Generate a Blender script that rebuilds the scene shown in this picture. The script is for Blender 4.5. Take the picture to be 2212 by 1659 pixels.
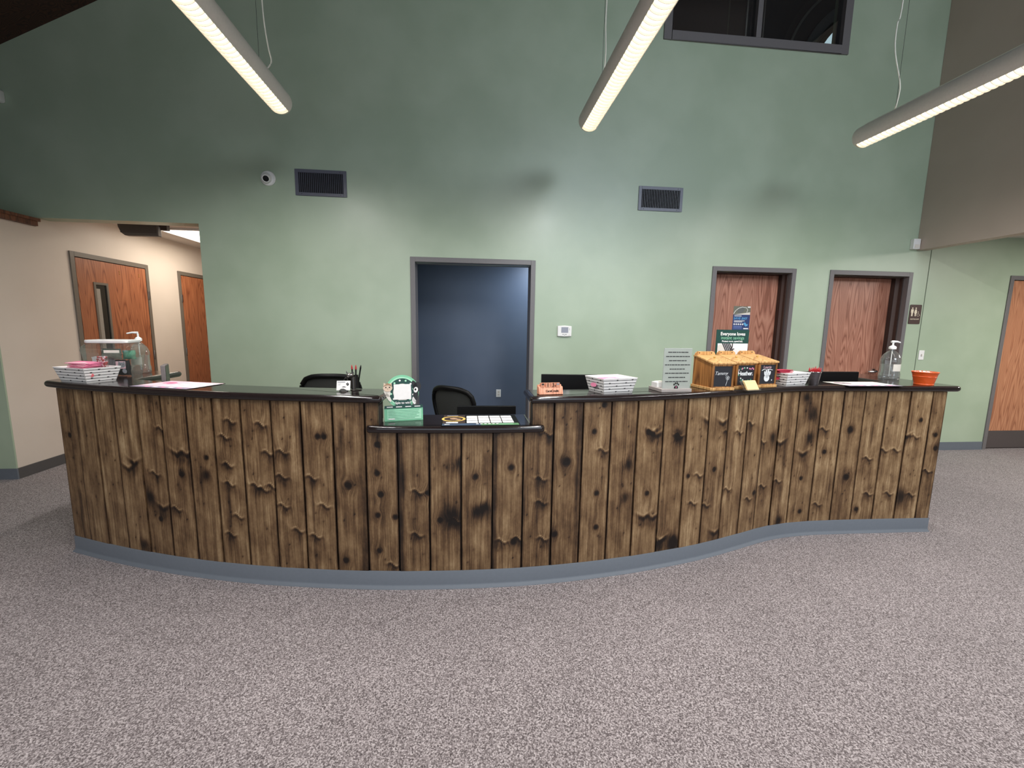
import bpy, bmesh, math, random
import numpy as np
from mathutils import Vector, Matrix
for o in list(bpy.data.objects): bpy.data.objects.remove(o, do_unlink=True)
SC = bpy.context.scene
COL = SC.collection
random.seed(7)
PI = math.pi
rad = math.radians

# ------------------------------------------------------------------ camera
H = 1.475
cam_d = bpy.data.cameras.new('camera')
cam_d.sensor_fit = 'HORIZONTAL'; cam_d.sensor_width = 36.0
cam_d.lens = 912.0/2212.0*36.0
cam_d.clip_start = 0.02
cam = bpy.data.objects.new('camera', cam_d); COL.objects.link(cam)
def cam_rot(p, r, y):
    fwd = Vector((math.sin(y)*math.cos(p), math.cos(y)*math.cos(p), -math.sin(p)))
    right = Vector((math.cos(y), -math.sin(y), 0)); down = fwd.cross(right)
    r2 = math.cos(r)*right + math.sin(r)*down; d2 = -math.sin(r)*right + math.cos(r)*down
    return Matrix((r2, -d2, -fwd)).transposed().to_4x4()
cam.matrix_world = Matrix.Translation((0, 0, H)) @ cam_rot(rad(7.774), rad(-0.914), rad(5.738))
SC.camera = cam

# ------------------------------------------------------------------ world, colour management
w = bpy.data.worlds.new('world'); SC.world = w; w.use_nodes = True
w.node_tree.nodes['Background'].inputs[0].default_value = (0.62, 0.74, 0.95, 1)
w.node_tree.nodes['Background'].inputs[1].default_value = 0.3
SC.view_settings.view_transform = 'Standard'; SC.view_settings.look = 'None'
SC.view_settings.gamma = 1.0; SC.view_settings.use_curve_mapping = False
SC.view_settings.exposure = 0.0
SC.cycles.use_denoising = True
SC.cycles.max_bounces = 8; SC.cycles.diffuse_bounces = 4; SC.cycles.glossy_bounces = 4
SC.cycles.transmission_bounces = 6; SC.cycles.transparent_max_bounces = 12
SC.cycles.sample_clamp_indirect = 6.0
SC.cycles.caustics_reflective = False; SC.cycles.caustics_refractive = False

# ------------------------------------------------------------------ lights of the place
def area(name, loc, rot, sx, sy, power, col):
    d = bpy.data.lights.new(name, 'AREA'); d.shape = 'RECTANGLE'; d.size = sx; d.size_y = sy
    d.energy = power; d.color = col
    o = bpy.data.objects.new(name, d); COL.objects.link(o); o.location = loc; o.rotation_euler = rot
    return o
COOL = (0.80, 0.90, 1.0); WARM = (1.0, 0.90, 0.76); NEUT = (1.0, 0.95, 0.88)
PEND_W = 29.0; PEND_C = (1.0, 0.97, 0.94)
# daylight entering by the glazed front of the lobby (behind the camera) and an unseen gable window
area('daylight_front_glazing', (1.0, -4.6, 1.5), (rad(90), 0, 0), 9.0, 2.6, 125, COOL)
gw = area('aimed_gable_daylight', (3.9, -4.6, 4.7), (0, 0, 0), 4.0, 1.7, 52, COOL)
gw.rotation_euler = (Vector((3.9, -4.6, 4.7))-Vector((3.1, 4.67, 3.0))).to_track_quat('Z', 'Y').to_euler(); gw.data.spread = rad(68)  # narrowed and aimed to add a pale sheen to the green wall
# ceiling troffers of the rooms round the lobby, and an added fill at the left
area('hallway_ceiling_lamp', (-3.45, 6.3, 2.55), (0, 0, 0), 0.5, 1.1, 17, WARM)
area('back_corridor_lamp', (1.15, 5.75, 2.45), (0, 0, 0), 0.5, 0.5, 26, COOL)
area('side_room_lamp', (6.9, 2.6, 2.60), (0, 0, 0), 1.1, 1.1, 90, NEUT)
area('left_fill_light', (-5.6, 1.6, 2.38), (0, 0, 0), 1.1, 1.1, 120, NEUT)  # added unseen light that brightens the cream wall and left floor
area('upper_room_daylight', (6.9, 7.35, 5.4), (rad(-90), 0, 0), 1.2, 1.0, 10, COOL)

# ------------------------------------------------------------------ materials
def s2l(c):
    out = []
    for x in c[:3]:
        x = x/255.0
        out.append(x/12.92 if x <= 0.04045 else ((x+0.055)/1.055)**2.4)
    return tuple(out)+(1.0,)
MATS = {}
def mat(name, col=(200,200,200), rough=0.5, metal=0.0, spec=0.5, emit=None, estr=0.0, bump=None, alpha=None, coat=0.0):
    if name in MATS: return MATS[name]
    m = bpy.data.materials.new(name); m.use_nodes = True
    b = m.node_tree.nodes['Principled BSDF']
    b.inputs['Base Color'].default_value = s2l(col); b.inputs['Roughness'].default_value = rough
    b.inputs['Metallic'].default_value = metal; b.inputs['Specular IOR Level'].default_value = spec
    b.inputs['Coat Weight'].default_value = coat
    if emit: b.inputs['Emission Color'].default_value = s2l(emit); b.inputs['Emission Strength'].default_value = estr
    N = m.node_tree; tc = N.nodes.new('ShaderNodeTexCoord')
    n = N.nodes.new('ShaderNodeTexNoise'); n.inputs['Scale'].default_value = bump[0] if bump else 60.0
    n.inputs['Detail'].default_value = 4
    N.links.new(tc.outputs['Object'], n.inputs['Vector'])
    if bump:
        bp = N.nodes.new('ShaderNodeBump'); bp.inputs['Strength'].default_value = bump[1]; bp.inputs['Distance'].default_value = 0.004
        N.links.new(n.outputs['Fac'], bp.inputs['Height']); N.links.new(bp.outputs['Normal'], b.inputs['Normal'])
    # slight tone variation so nothing is a flat fill
    mp = N.nodes.new('ShaderNodeMapRange'); mp.inputs['To Min'].default_value = 0.93; mp.inputs['To Max'].default_value = 1.07
    N.links.new(n.outputs['Fac'], mp.inputs['Value'])
    mx = N.nodes.new('ShaderNodeMix'); mx.data_type = 'RGBA'; mx.blend_type = 'MULTIPLY'; mx.inputs[0].default_value = 1
    mx.inputs[6].default_value = s2l(col); N.links.new(mp.outputs[0], mx.inputs[7]); N.links.new(mx.outputs[2], b.inputs['Base Color'])
    MATS[name] = m
    return m
def node_mat(name):
    m = bpy.data.materials.new(name); m.use_nodes = True; MATS[name] = m
    N = m.node_tree; b = N.nodes['Principled BSDF']
    def nd(t, **k):
        n = N.nodes.new('ShaderNode'+t)
        for a, v in k.items():
            if a.startswith('_'): n.inputs[a[1:].replace('_', ' ')].default_value = v
            else: setattr(n, a, v)
        return n
    return m, N, b, nd
def ramp(N, pts):
    r = N.nodes.new('ShaderNodeValToRGB'); e = r.color_ramp.elements
    while len(e) < len(pts): e.new(0.5)
    for i, (p, c) in enumerate(pts): e[i].position = p; e[i].color = s2l(c) if len(c) == 3 else c
    return r

def wall_paint(name, c1, c2, rough=0.42, mottling=1.0):
    m, N, b, nd = node_mat(name)
    tc = nd('TexCoord'); n1 = nd('TexNoise', _Scale=1.1, _Detail=3.0); n2 = nd('TexNoise', _Scale=220.0, _Detail=2.0)
    n3 = nd('TexNoise', _Scale=3.0, _Detail=3.0)
    for n in (n1, n2, n3): N.links.new(tc.outputs['Object'], n.inputs['Vector'])
    r = ramp(N, [(0.38, c1), (0.62, c2)])
    ad = nd('Math', operation='MULTIPLY_ADD'); ad.inputs[1].default_value = 0.35*mottling
    N.links.new(n3.outputs['Fac'], ad.inputs[0]); N.links.new(n1.outputs['Fac'], ad.inputs[2])
    sb = nd('Math', operation='SUBTRACT'); sb.inputs[1].default_value = 0.175*mottling; N.links.new(ad.outputs[0], sb.inputs[0])
    N.links.new(sb.outputs[0], r.inputs[0]); N.links.new(r.outputs[0], b.inputs['Base Color'])
    mr = nd('MapRange'); mr.inputs['To Min'].default_value = rough-0.07; mr.inputs['To Max'].default_value = rough+0.08
    N.links.new(n3.outputs['Fac'], mr.inputs['Value']); N.links.new(mr.outputs[0], b.inputs['Roughness'])
    bp = nd('Bump', _Strength=0.12, _Distance=0.002); N.links.new(n2.outputs['Fac'], bp.inputs['Height']); N.links.new(bp.outputs[0], b.inputs['Normal'])
    return m
M_GREEN = wall_paint('sage_green_paint', (165, 182, 158), (176, 192, 169), 0.38)
M_GREEN.node_tree.nodes['Principled BSDF'].inputs['Specular IOR Level'].default_value = 0.7
M_CREAM = wall_paint('cream_beige_paint', (216, 204, 191), (221, 209, 197), 0.5)
M_TAUPE = wall_paint('taupe_paint', (188, 172, 160), (194, 178, 166), 0.5)
M_BLUE = wall_paint('slate_blue_paint', (94, 106, 127), (100, 111, 131), 0.4)
M_WHITECEIL = wall_paint('white_ceiling_paint', (215, 208, 200), (222, 215, 208), 0.7)
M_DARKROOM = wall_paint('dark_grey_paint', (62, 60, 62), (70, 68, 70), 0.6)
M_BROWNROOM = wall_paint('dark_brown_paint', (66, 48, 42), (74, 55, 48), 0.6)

def carpet():
    m, N, b, nd = node_mat('speckled_grey_carpet')
    tc = nd('TexCoord'); n = nd('TexNoise', _Scale=150.0, _Detail=2.5, _Roughness=0.6); v = nd('TexVoronoi', _Scale=235.0); big = nd('TexNoise', _Scale=1.6, _Detail=3.0)
    for k in (n, v, big): N.links.new(tc.outputs['Object'], k.inputs['Vector'])
    mx = nd('Mix', data_type='FLOAT'); mx.inputs[0].default_value = 0.38
    N.links.new(n.outputs['Fac'], mx.inputs[2]); sp = nd('SeparateColor'); N.links.new(v.outputs['Color'], sp.inputs[0]); N.links.new(sp.outputs[0], mx.inputs[3])
    r = ramp(N, [(0.28, (74, 67, 68)), (0.42, (109, 101, 102)), (0.54, (140, 132, 133)), (0.70, (182, 174, 175))])
    N.links.new(mx.outputs[0], r.inputs[0])
    mr = nd('MapRange'); mr.inputs['From Min'].default_value = 0.3; mr.inputs['From Max'].default_value = 0.7
    mr.inputs['To Min'].default_value = 0.94; mr.inputs['To Max'].default_value = 1.05; N.links.new(big.outputs['Fac'], mr.inputs['Value'])
    mm = nd('Mix', data_type='RGBA', blend_type='MULTIPLY'); mm.inputs[0].default_value = 1
    N.links.new(r.outputs[0], mm.inputs[6]); N.links.new(mr.outputs[0], mm.inputs[7]); N.links.new(mm.outputs[2], b.inputs['Base Color'])
    b.inputs['Roughness'].default_value = 0.95; b.inputs['Specular IOR Level'].default_value = 0.15
    b.inputs['Sheen Weight'].default_value = 0.15
    bp = nd('Bump', _Strength=0.6, _Distance=0.006); N.links.new(mx.outputs[0], bp.inputs['Height']); N.links.new(bp.outputs[0], b.inputs['Normal'])
    return m
M_CARPET = carpet()

def oak(name, light, mid, dark, rough=0.42, seed=0.0):
    """flat-sawn oak veneer: cathedral grain running up z"""
    m, N, b, nd = node_mat(name)
    tc = nd('TexCoord'); mp = nd('Mapping'); mp.inputs['Location'].default_value = (seed, seed*0.7, seed*1.3); mp.inputs['Scale'].default_value = (1, 1, 1)
    N.links.new(tc.outputs['Object'], mp.inputs['Vector'])
    sq = nd('Mapping'); sq.inputs['Scale'].default_value = (6.5, 6.5, 0.55); N.links.new(mp.outputs[0], sq.inputs['Vector'])
    nz = nd('TexNoise', _Scale=1.0, _Detail=1.5, _Roughness=0.45); N.links.new(sq.outputs[0], nz.inputs['Vector'])
    k = nd('Math', operation='MULTIPLY'); k.inputs[1].default_value = 23.0; N.links.new(nz.outputs['Fac'], k.inputs[0])
    fr = nd('Math', operation='PINGPONG'); fr.inputs[1].default_value = 0.5; N.links.new(k.outputs[0], fr.inputs[0])
    fs = nd('Mapping'); fs.inputs['Scale'].default_value = (260, 260, 7); N.links.new(mp.outputs[0], fs.inputs['Vector'])
    fn = nd('TexNoise', _Scale=1.0, _Detail=4.0, _Roughness=0.7); N.links.new(fs.outputs[0], fn.inputs['Vector'])
    mx = nd('Mix', data_type='FLOAT'); mx.inputs[0].default_value = 0.5
    d2 = nd('Math', operation='MULTIPLY'); d2.inputs[1].default_value = 2.0; N.links.new(fr.outputs[0], d2.inputs[0])
    N.links.new(d2.outputs[0], mx.inputs[2]); N.links.new(fn.outputs['Fac'], mx.inputs[3])
    r = ramp(N, [(0.22, dark), (0.42, mid), (0.75, light)])
    N.links.new(mx.outputs[0], r.inputs[0]); N.links.new(r.outputs[0], b.inputs['Base Color'])
    b.inputs['Roughness'].default_value = rough
    bp = nd('Bump', _Strength=0.1, _Distance=0.001); N.links.new(fn.outputs['Fac'], bp.inputs['Height']); N.links.new(bp.outputs[0], b.inputs['Normal'])
    return m
M_OAK = oak('red_oak_veneer', (186, 134, 112), (166, 112, 92), (128, 80, 62))
M_OAK2 = oak('warm_lit_oak_hall', (176, 112, 76), (160, 97, 64), (120, 66, 42), seed=4.3)  # same oak, tinted orange for the warm hall light
M_OAK3 = oak('warm_lit_oak_right', (196, 140, 106), (182, 124, 92), (150, 96, 70), seed=9.1)  # same oak again, with warm light put into the tint
M_TIMBER = oak('stained_timber', (120, 74, 50), (96, 56, 38), (62, 34, 22), seed=2.2)
M_ROOF = oak('dark_stained_roof_boards', (70, 42, 30), (54, 31, 22), (34, 19, 13), rough=0.6, seed=5.2)
M_CEDAR = oak('varnished_cedar', (186, 136, 82), (158, 108, 62), (104, 66, 34), rough=0.35, seed=1.2)
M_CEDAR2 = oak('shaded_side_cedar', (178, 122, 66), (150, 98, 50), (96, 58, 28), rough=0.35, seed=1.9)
M_CEDARL = oak('pale_cedar', (214, 172, 116), (194, 148, 92), (150, 104, 60), rough=0.4, seed=3.9)
M_BLOCKWOOD = oak('salmon_wood', (222, 158, 128), (212, 144, 114), (184, 116, 88), rough=0.5, seed=6.9)

def cladding():
    m, N, b, nd = node_mat('stained_knotty_pine')
    at = nd('Attribute', attribute_name='wood'); sp = nd('SeparateColor'); N.links.new(at.outputs['Color'], sp.inputs[0])
    tc = nd('TexCoord'); sx = nd('SeparateXYZ'); N.links.new(tc.outputs['Object'], sx.inputs[0])
    def vec(a, bz):
        c = nd('CombineXYZ'); m1 = nd('Math', operation='MULTIPLY'); m1.inputs[1].default_value = a; N.links.new(sp.outputs[0], m1.inputs[0])
        m2 = nd('Math', operation='MULTIPLY'); m2.inputs[1].default_value = bz; N.links.new(sx.outputs[2], m2.inputs[0])
        N.links.new(m1.outputs[0], c.inputs[0]); N.links.new(m2.outputs[0], c.inputs[1]); N.links.new(at.outputs['Alpha'], c.inputs[2]); return c
    fine = nd('TexNoise', _Scale=1.0, _Detail=5.0, _Roughness=0.65); N.links.new(vec(210, 3.2).outputs[0], fine.inputs['Vector'])
    mid = nd('TexNoise', _Scale=1.0, _Detail=3.0, _Roughness=0.55); N.links.new(vec(42, 1.7).outputs[0], mid.inputs['Vector'])
    blot = nd('TexNoise', _Scale=1.0, _Detail=4.0, _Roughness=0.6); N.links.new(vec(14, 7.0).outputs[0], blot.inputs['Vector'])
    speck = nd('TexNoise', _Scale=1.0, _Detail=3.0, _Roughness=0.7); N.links.new(vec(120, 60).outputs[0], speck.inputs['Vector'])
    def madd(a, k, c):
        x = nd('Math', operation='MULTIPLY_ADD'); x.inputs[1].default_value = k; N.links.new(a, x.inputs[0])
        if isinstance(c, (int, float)): x.inputs[2].default_value = c
        else: N.links.new(c, x.inputs[2])
        return x.outputs[0]
    t = madd(fine.outputs['Fac'], 0.80, -0.55)
    t = madd(mid.outputs['Fac'], 0.62, t); t = madd(blot.outputs['Fac'], 0.75, t); t = madd(speck.outputs['Fac'], 0.20, t)
    t = madd(sp.outputs[1], -0.85, t); t = madd(sp.outputs[2], 0.30, t)
    r = ramp(N, [(0.04, (22, 14, 9)), (0.30, (58, 41, 27)), (0.52, (100, 75, 51)), (0.74, (136, 109, 78)), (0.97, (178, 152, 116))])
    N.links.new(t, r.inputs[0]); N.links.new(r.outputs[0], b.inputs['Base Color'])
    b.inputs['Roughness'].default_value = 0.5; b.inputs['Specular IOR Level'].default_value = 0.35
    bp = nd('Bump', _Strength=0.35, _Distance=0.002); N.links.new(t, bp.inputs['Height']); N.links.new(bp.outputs[0], b.inputs['Normal'])
    return m
M_CLAD = cladding()

def countertop_mat():
    m, N, b, nd = node_mat('espresso_laminate')
    tc = nd('TexCoord'); n = nd('TexNoise', _Scale=160.0, _Detail=3.0); N.links.new(tc.outputs['Object'], n.inputs['Vector'])
    r = ramp(N, [(0.35, (27, 21, 21)), (0.65, (37, 30, 30))]); N.links.new(n.outputs['Fac'], r.inputs[0]); N.links.new(r.outputs[0], b.inputs['Base Color'])
    b.inputs['Roughness'].default_value = 0.13; b.inputs['Specular IOR Level'].default_value = 0.6
    return m
M_TOP = countertop_mat()

def clear_plastic(name, tint=(246, 248, 248), gl=0.05, rough=0.05, haze=0.0):
    m, N, b, nd = node_mat(name)
    N.nodes.remove(b); out = N.nodes['Material Output']
    tr = nd('BsdfTransparent'); tr.inputs[0].default_value = s2l(tint)
    g = nd('BsdfGlossy'); g.inputs['Roughness'].default_value = rough
    f = nd('LayerWeight'); f.inputs['Blend'].default_value = 0.35
    md = nd('Math', operation='MULTIPLY_ADD'); md.inputs[1].default_value = 0.55; md.inputs[2].default_value = gl
    N.links.new(f.outputs['Facing'], md.inputs[0])
    mx = nd('MixShader'); N.links.new(md.outputs[0], mx.inputs[0]); N.links.new(tr.outputs[0], mx.inputs[1]); N.links.new(g.outputs[0], mx.inputs[2])
    last = mx
    if haze:
        df = nd('BsdfDiffuse'); df.inputs[0].default_value = s2l((232, 236, 234)); tl = nd('BsdfTranslucent'); tl.inputs[0].default_value = s2l((232, 236, 234))
        a_ = nd('MixShader'); a_.inputs[0].default_value = 0.4; N.links.new(df.outputs[0], a_.inputs[1]); N.links.new(tl.outputs[0], a_.inputs[2])
        last = nd('MixShader'); last.inputs[0].default_value = haze; N.links.new(mx.outputs[0], last.inputs[1]); N.links.new(a_.outputs[0], last.inputs[2])
    N.links.new(last.outputs[0], out.inputs[0])
    return m
M_CLEAR = clear_plastic('clear_plastic', (252, 253, 253), 0.06, haze=0.05); M_GEL = clear_plastic('clear_gel', (250, 252, 252), 0.03, 0.1, haze=0.14)
M_GLASS = clear_plastic('window_glass', (236, 240, 240), 0.04, 0.02)
M_ACRYL = clear_plastic('frosted_acrylic', (236, 240, 238), 0.10, 0.2, haze=0.38)

M_FRAME = mat('grey_enamel_frame', (112, 109, 110), 0.4)
M_JAMB = mat('grey_enamel_frame_hall', (112, 104, 94), 0.4)
M_DJAMB = mat('shaded_jamb_brown', (58, 44, 40), 0.4)  # shade and door reflection on the grey jambs, put into a brown
M_BASE = mat('blue_grey_vinyl_base', (104, 111, 120), 0.5)
M_DBASE = mat('charcoal_vinyl_base', (84, 82, 82), 0.5)
M_VENT = mat('slate_enamel', (96, 98, 110), 0.4)
M_BLACK = mat('black_plastic', (5, 5, 6), 0.5, spec=0.22)
M_VOID = mat('black_void', (4, 4, 5), 0.9)
M_DGREY = mat('dark_grey_plastic', (48, 46, 50), 0.5)
M_WHITE = mat('white_plastic', (236, 236, 234), 0.4)
M_PAPER = mat('white_paper', (238, 236, 234), 0.8)
M_OFFW = mat('off_white', (222, 216, 206), 0.6)
M_STEEL = mat('brushed_steel', (170, 168, 168), 0.3, metal=1.0)
M_CHROME = mat('chrome', (220, 220, 222), 0.12, metal=1.0)
M_BRASS = mat('brass', (212, 176, 100), 0.3, metal=1.0)
M_RED = mat('red_plastic', (170, 26, 34), 0.4)
M_PINK = mat('pink_paper', (236, 138, 172), 0.7)
M_LPINK = mat('pale_pink_paper', (244, 200, 210), 0.7)
M_CRIM = mat('crimson_paper', (176, 44, 70), 0.7)
M_ORANGE = mat('orange_enamel', (216, 88, 34), 0.35, bump=(45.0, 0.5))
M_DGREEN = mat('dark_green_print', (18, 66, 58), 0.5)
M_MINT = mat('mint_print', (126, 198, 158), 0.5)
M_LMINT = mat('pale_mint_print', (168, 222, 190), 0.5)
M_MGREEN = mat('mid_green_print', (70, 150, 112), 0.5)
M_NAVY = mat('navy_print', (44, 62, 112), 0.5)
M_SKY = mat('sky_blue_print', (96, 168, 214), 0.5)
M_CHALK = mat('chalkboard', (32, 33, 40), 0.6)
M_CHALKW = mat('chalk_white', (226, 230, 232), 0.9)
M_KRAFT = mat('kraft_card', (228, 202, 148), 0.8)
M_SIGNBR = mat('brown_sign_plastic', (70, 50, 46), 0.45)
M_SIGNIV = mat('ivory_sign_relief', (226, 214, 190), 0.5)
M_LOUV = mat('white_louver_enamel', (236, 230, 218), 0.35)
M_SHELL = mat('grey_lamp_enamel', (236, 226, 220), 0.4)
M_CORD = mat('white_cord', (236, 234, 222), 0.5)
M_LCD = mat('grey_lcd', (150, 154, 166), 0.3)
M_GREYP = mat('grey_print', (150, 150, 156), 0.6)
M_FUR = mat('grey_fur_print', (150, 152, 160), 0.8, bump=(90, 0.3))
M_TABBY = mat('tabby_print', (164, 132, 104), 0.8, bump=(90, 0.3))
M_MESHB = mat('charcoal_mesh_fabric', (40, 42, 40), 0.8, bump=(300, 0.5))
M_GOLD = mat('gold_print', (226, 184, 96), 0.5)
M_TISSUE = mat('green_tissue', (74, 142, 112), 0.7, bump=(60, 0.8))
M_LAM = mat('beige_laminate', (196, 186, 172), 0.5)
M_LENS = mat('lamp_diffuser', (255, 250, 240), 0.5, emit=(255, 244, 224), estr=2.6)
M_UPL = mat('uplight_diffuser', (255, 250, 240), 0.5, emit=(255, 246, 232), estr=3.0)
M_TROF = mat('troffer_diffuser', (255, 250, 240), 0.5, emit=(255, 246, 232), estr=4.0)
M_SKYPANE = mat('daylit_arch_pane', (220, 240, 245), 0.3, emit=(214, 240, 250), estr=1.0)

# ------------------------------------------------------------------ mesh helpers
class MB:
    def __init__(s): s.v = []; s.f = []
    def add(s, vs, fs, M=None):
        n = len(s.v)
        s.v += [tuple(M @ Vector(p)) if M is not None else tuple(p) for p in vs]
        s.f += [tuple(i+n for i in f) for f in fs]; return s
    def box(s, x0, x1, y0, y1, z0, z1, M=None):
        return s.add([(x0,y0,z0),(x1,y0,z0),(x1,y1,z0),(x0,y1,z0),(x0,y0,z1),(x1,y0,z1),(x1,y1,z1),(x0,y1,z1)],
            [(0,3,2,1),(4,5,6,7),(0,1,5,4),(1,2,6,5),(2,3,7,6),(3,0,4,7)], M)
    def quad(s, a, b, c, d): return s.add([a,b,c,d], [(0,1,2,3)])
    def prism(s, poly, axis, a, b, M=None):
        """poly: 2-D outline; axis 'z': (x,y), 'y': (x,z), 'x': (y,z)"""
        def P(p, t): return (p[0],p[1],t) if axis=='z' else (p[0],t,p[1]) if axis=='y' else (t,p[0],p[1])
        n = len(poly); vs = [P(p,a) for p in poly]+[P(p,b) for p in poly]
        fs = [tuple(range(n))[::-1], tuple(range(n,2*n))]+[(i,(i+1)%n,(i+1)%n+n,i+n) for i in range(n)]
        return s.add(vs, fs, M)
    def lathe(s, prof, n=24, c=(0,0,0), M=None, cap=True):
        vs = []; fs = []
        for r,z in prof:
            for k in range(n):
                a = 2*PI*k/n; vs.append((c[0]+r*math.cos(a), c[1]+r*math.sin(a), c[2]+z))
        for j in range(len(prof)-1):
            for k in range(n):
                k2=(k+1)%n; fs.append((j*n+k, j*n+k2, (j+1)*n+k2, (j+1)*n+k))
        if cap:
            if prof[0][0] > 1e-5: fs.append(tuple(range(n))[::-1])
            if prof[-1][0] > 1e-5: fs.append(tuple(range((len(prof)-1)*n, len(prof)*n)))
        return s.add(vs, fs, M)
    def cyl(s, p0, p1, r0, r1=None, n=16):
        p0=Vector(p0); p1=Vector(p1); d=p1-p0; L=d.length
        M = Matrix.Translation(p0) @ d.to_track_quat('Z','Y').to_matrix().to_4x4()
        return s.lathe([(r0,0),(r0 if r1 is None else r1, L)], n, M=M)
    def tube(s, path, r, n=8):
        path=[Vector(p) for p in path]; vs=[]; fs=[]
        for i,p in enumerate(path):
            t = (path[min(i+1,len(path)-1)]-path[max(i-1,0)]).normalized()
            up = Vector((0,0,1)) if abs(t.z)<0.9 else Vector((1,0,0))
            a = t.cross(up).normalized(); b = t.cross(a)
            rr = r[i] if isinstance(r,(list,tuple)) else r
            for k in range(n):
                q=2*PI*k/n; vs.append(p+rr*(math.cos(q)*a+math.sin(q)*b))
        for i in range(len(path)-1):
            for k in range(n):
                k2=(k+1)%n; fs.append((i*n+k,i*n+k2,(i+1)*n+k2,(i+1)*n+k))
        fs.append(tuple(range(n))[::-1]); fs.append(tuple(range((len(path)-1)*n,len(path)*n)))
        return s.add(vs, fs)
    def ball(s, c, r, n=16, M=None):
        if not isinstance(r,(list,tuple)): r=(r,r,r)
        vs=[]; fs=[]; m=n//2
        for j in range(m+1):
            t=PI*j/m
            for k in range(n):
                a=2*PI*k/n; vs.append((c[0]+r[0]*math.sin(t)*math.cos(a), c[1]+r[1]*math.sin(t)*math.sin(a), c[2]-r[2]*math.cos(t)))
        for j in range(m):
            for k in range(n):
                k2=(k+1)%n; fs.append((j*n+k,j*n+k2,(j+1)*n+k2,(j+1)*n+k))
        return s.add(vs, fs, M)
    def disc(s, c, rx, rz, y0, y1, n=20, rot=0):
        """flat ellipse standing in the xz plane between y0 and y1"""
        ca, sa = math.cos(rot), math.sin(rot)
        return s.prism([(c[0]+rx*math.cos(2*PI*k/n)*ca-rz*math.sin(2*PI*k/n)*sa, c[1]+rx*math.cos(2*PI*k/n)*sa+rz*math.sin(2*PI*k/n)*ca) for k in range(n)], 'y', y0, y1)
    def frustum(s, b, t, z0, z1, M=None):
        """rectangular frustum; b,t=(hx,hy)"""
        return s.add([(-b[0],-b[1],z0),(b[0],-b[1],z0),(b[0],b[1],z0),(-b[0],b[1],z0),(-t[0],-t[1],z1),(t[0],-t[1],z1),(t[0],t[1],z1),(-t[0],t[1],z1)],
            [(0,3,2,1),(4,5,6,7),(0,1,5,4),(1,2,6,5),(2,3,7,6),(3,0,4,7)], M)
    def build(s, name, m, parent=None, smooth=None, bevel=None, segs=2):
        me = bpy.data.meshes.new(name); me.from_pydata(s.v, [], s.f)
        b = bmesh.new(); b.from_mesh(me); bmesh.ops.remove_doubles(b, verts=b.verts, dist=1e-6)
        bmesh.ops.recalc_face_normals(b, faces=b.faces); b.to_mesh(me); b.free()
        me.materials.append(m)
        if smooth is not None:
            for p in me.polygons: p.use_smooth = len(p.vertices) < 40
            me.set_sharp_from_angle(angle=rad(smooth))
        o = bpy.data.objects.new(name, me); COL.objects.link(o)
        if parent is not None: o.parent = parent
        if bevel:
            q = o.modifiers.new('b', 'BEVEL'); q.width = bevel; q.segments = segs; q.limit_method = 'ANGLE'; q.angle_limit = rad(35)
            if smooth is None:
                for p in me.polygons: p.use_smooth = True
                me.set_sharp_from_angle(angle=rad(30))
        return o
def tag(o, label, cat=None, group=None, kind=None):
    o['label'] = label
    if cat: o['category'] = cat
    if group: o['group'] = group
    if kind: o['kind'] = kind
    return o
def thing(name, loc, label, cat, rz=0.0, group=None, kind=None):
    o = bpy.data.objects.new(name, None); COL.objects.link(o); o.location = loc; o.rotation_euler = (0,0,rz)
    o.empty_display_size = 0.1
    return tag(o, label, cat, group, kind)
def lettering(txt, size, m, parent, loc, rot=(rad(90),0,0), name='lettering', ext=0.0006, align='CENTER', shear=0.0, bold=0.0, space=1.0):
    c = bpy.data.curves.new(name, 'FONT'); c.body = txt; c.size = size; c.extrude = ext; c.align_x = align; c.align_y = 'CENTER'
    c.shear = shear; c.offset = bold; c.space_character = space; c.resolution_u = 3
    t = bpy.data.objects.new(name, c); me = bpy.data.meshes.new_from_object(t); bpy.data.objects.remove(t); bpy.data.curves.remove(c)
    me.name = name; me.materials.clear(); me.materials.append(m)
    o = bpy.data.objects.new(name, me); COL.objects.link(o); o.parent = parent; o.location = loc; o.rotation_euler = rot
    return o
def copy_tree(o, parent=None):
    c = o.copy(); COL.objects.link(c); c.parent = parent
    for ch in list(o.children): copy_tree(ch, c)
    return c
def struct(mb, name, m, label, **k): return tag(mb.build(name, m, **k), label, kind='structure')

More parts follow.
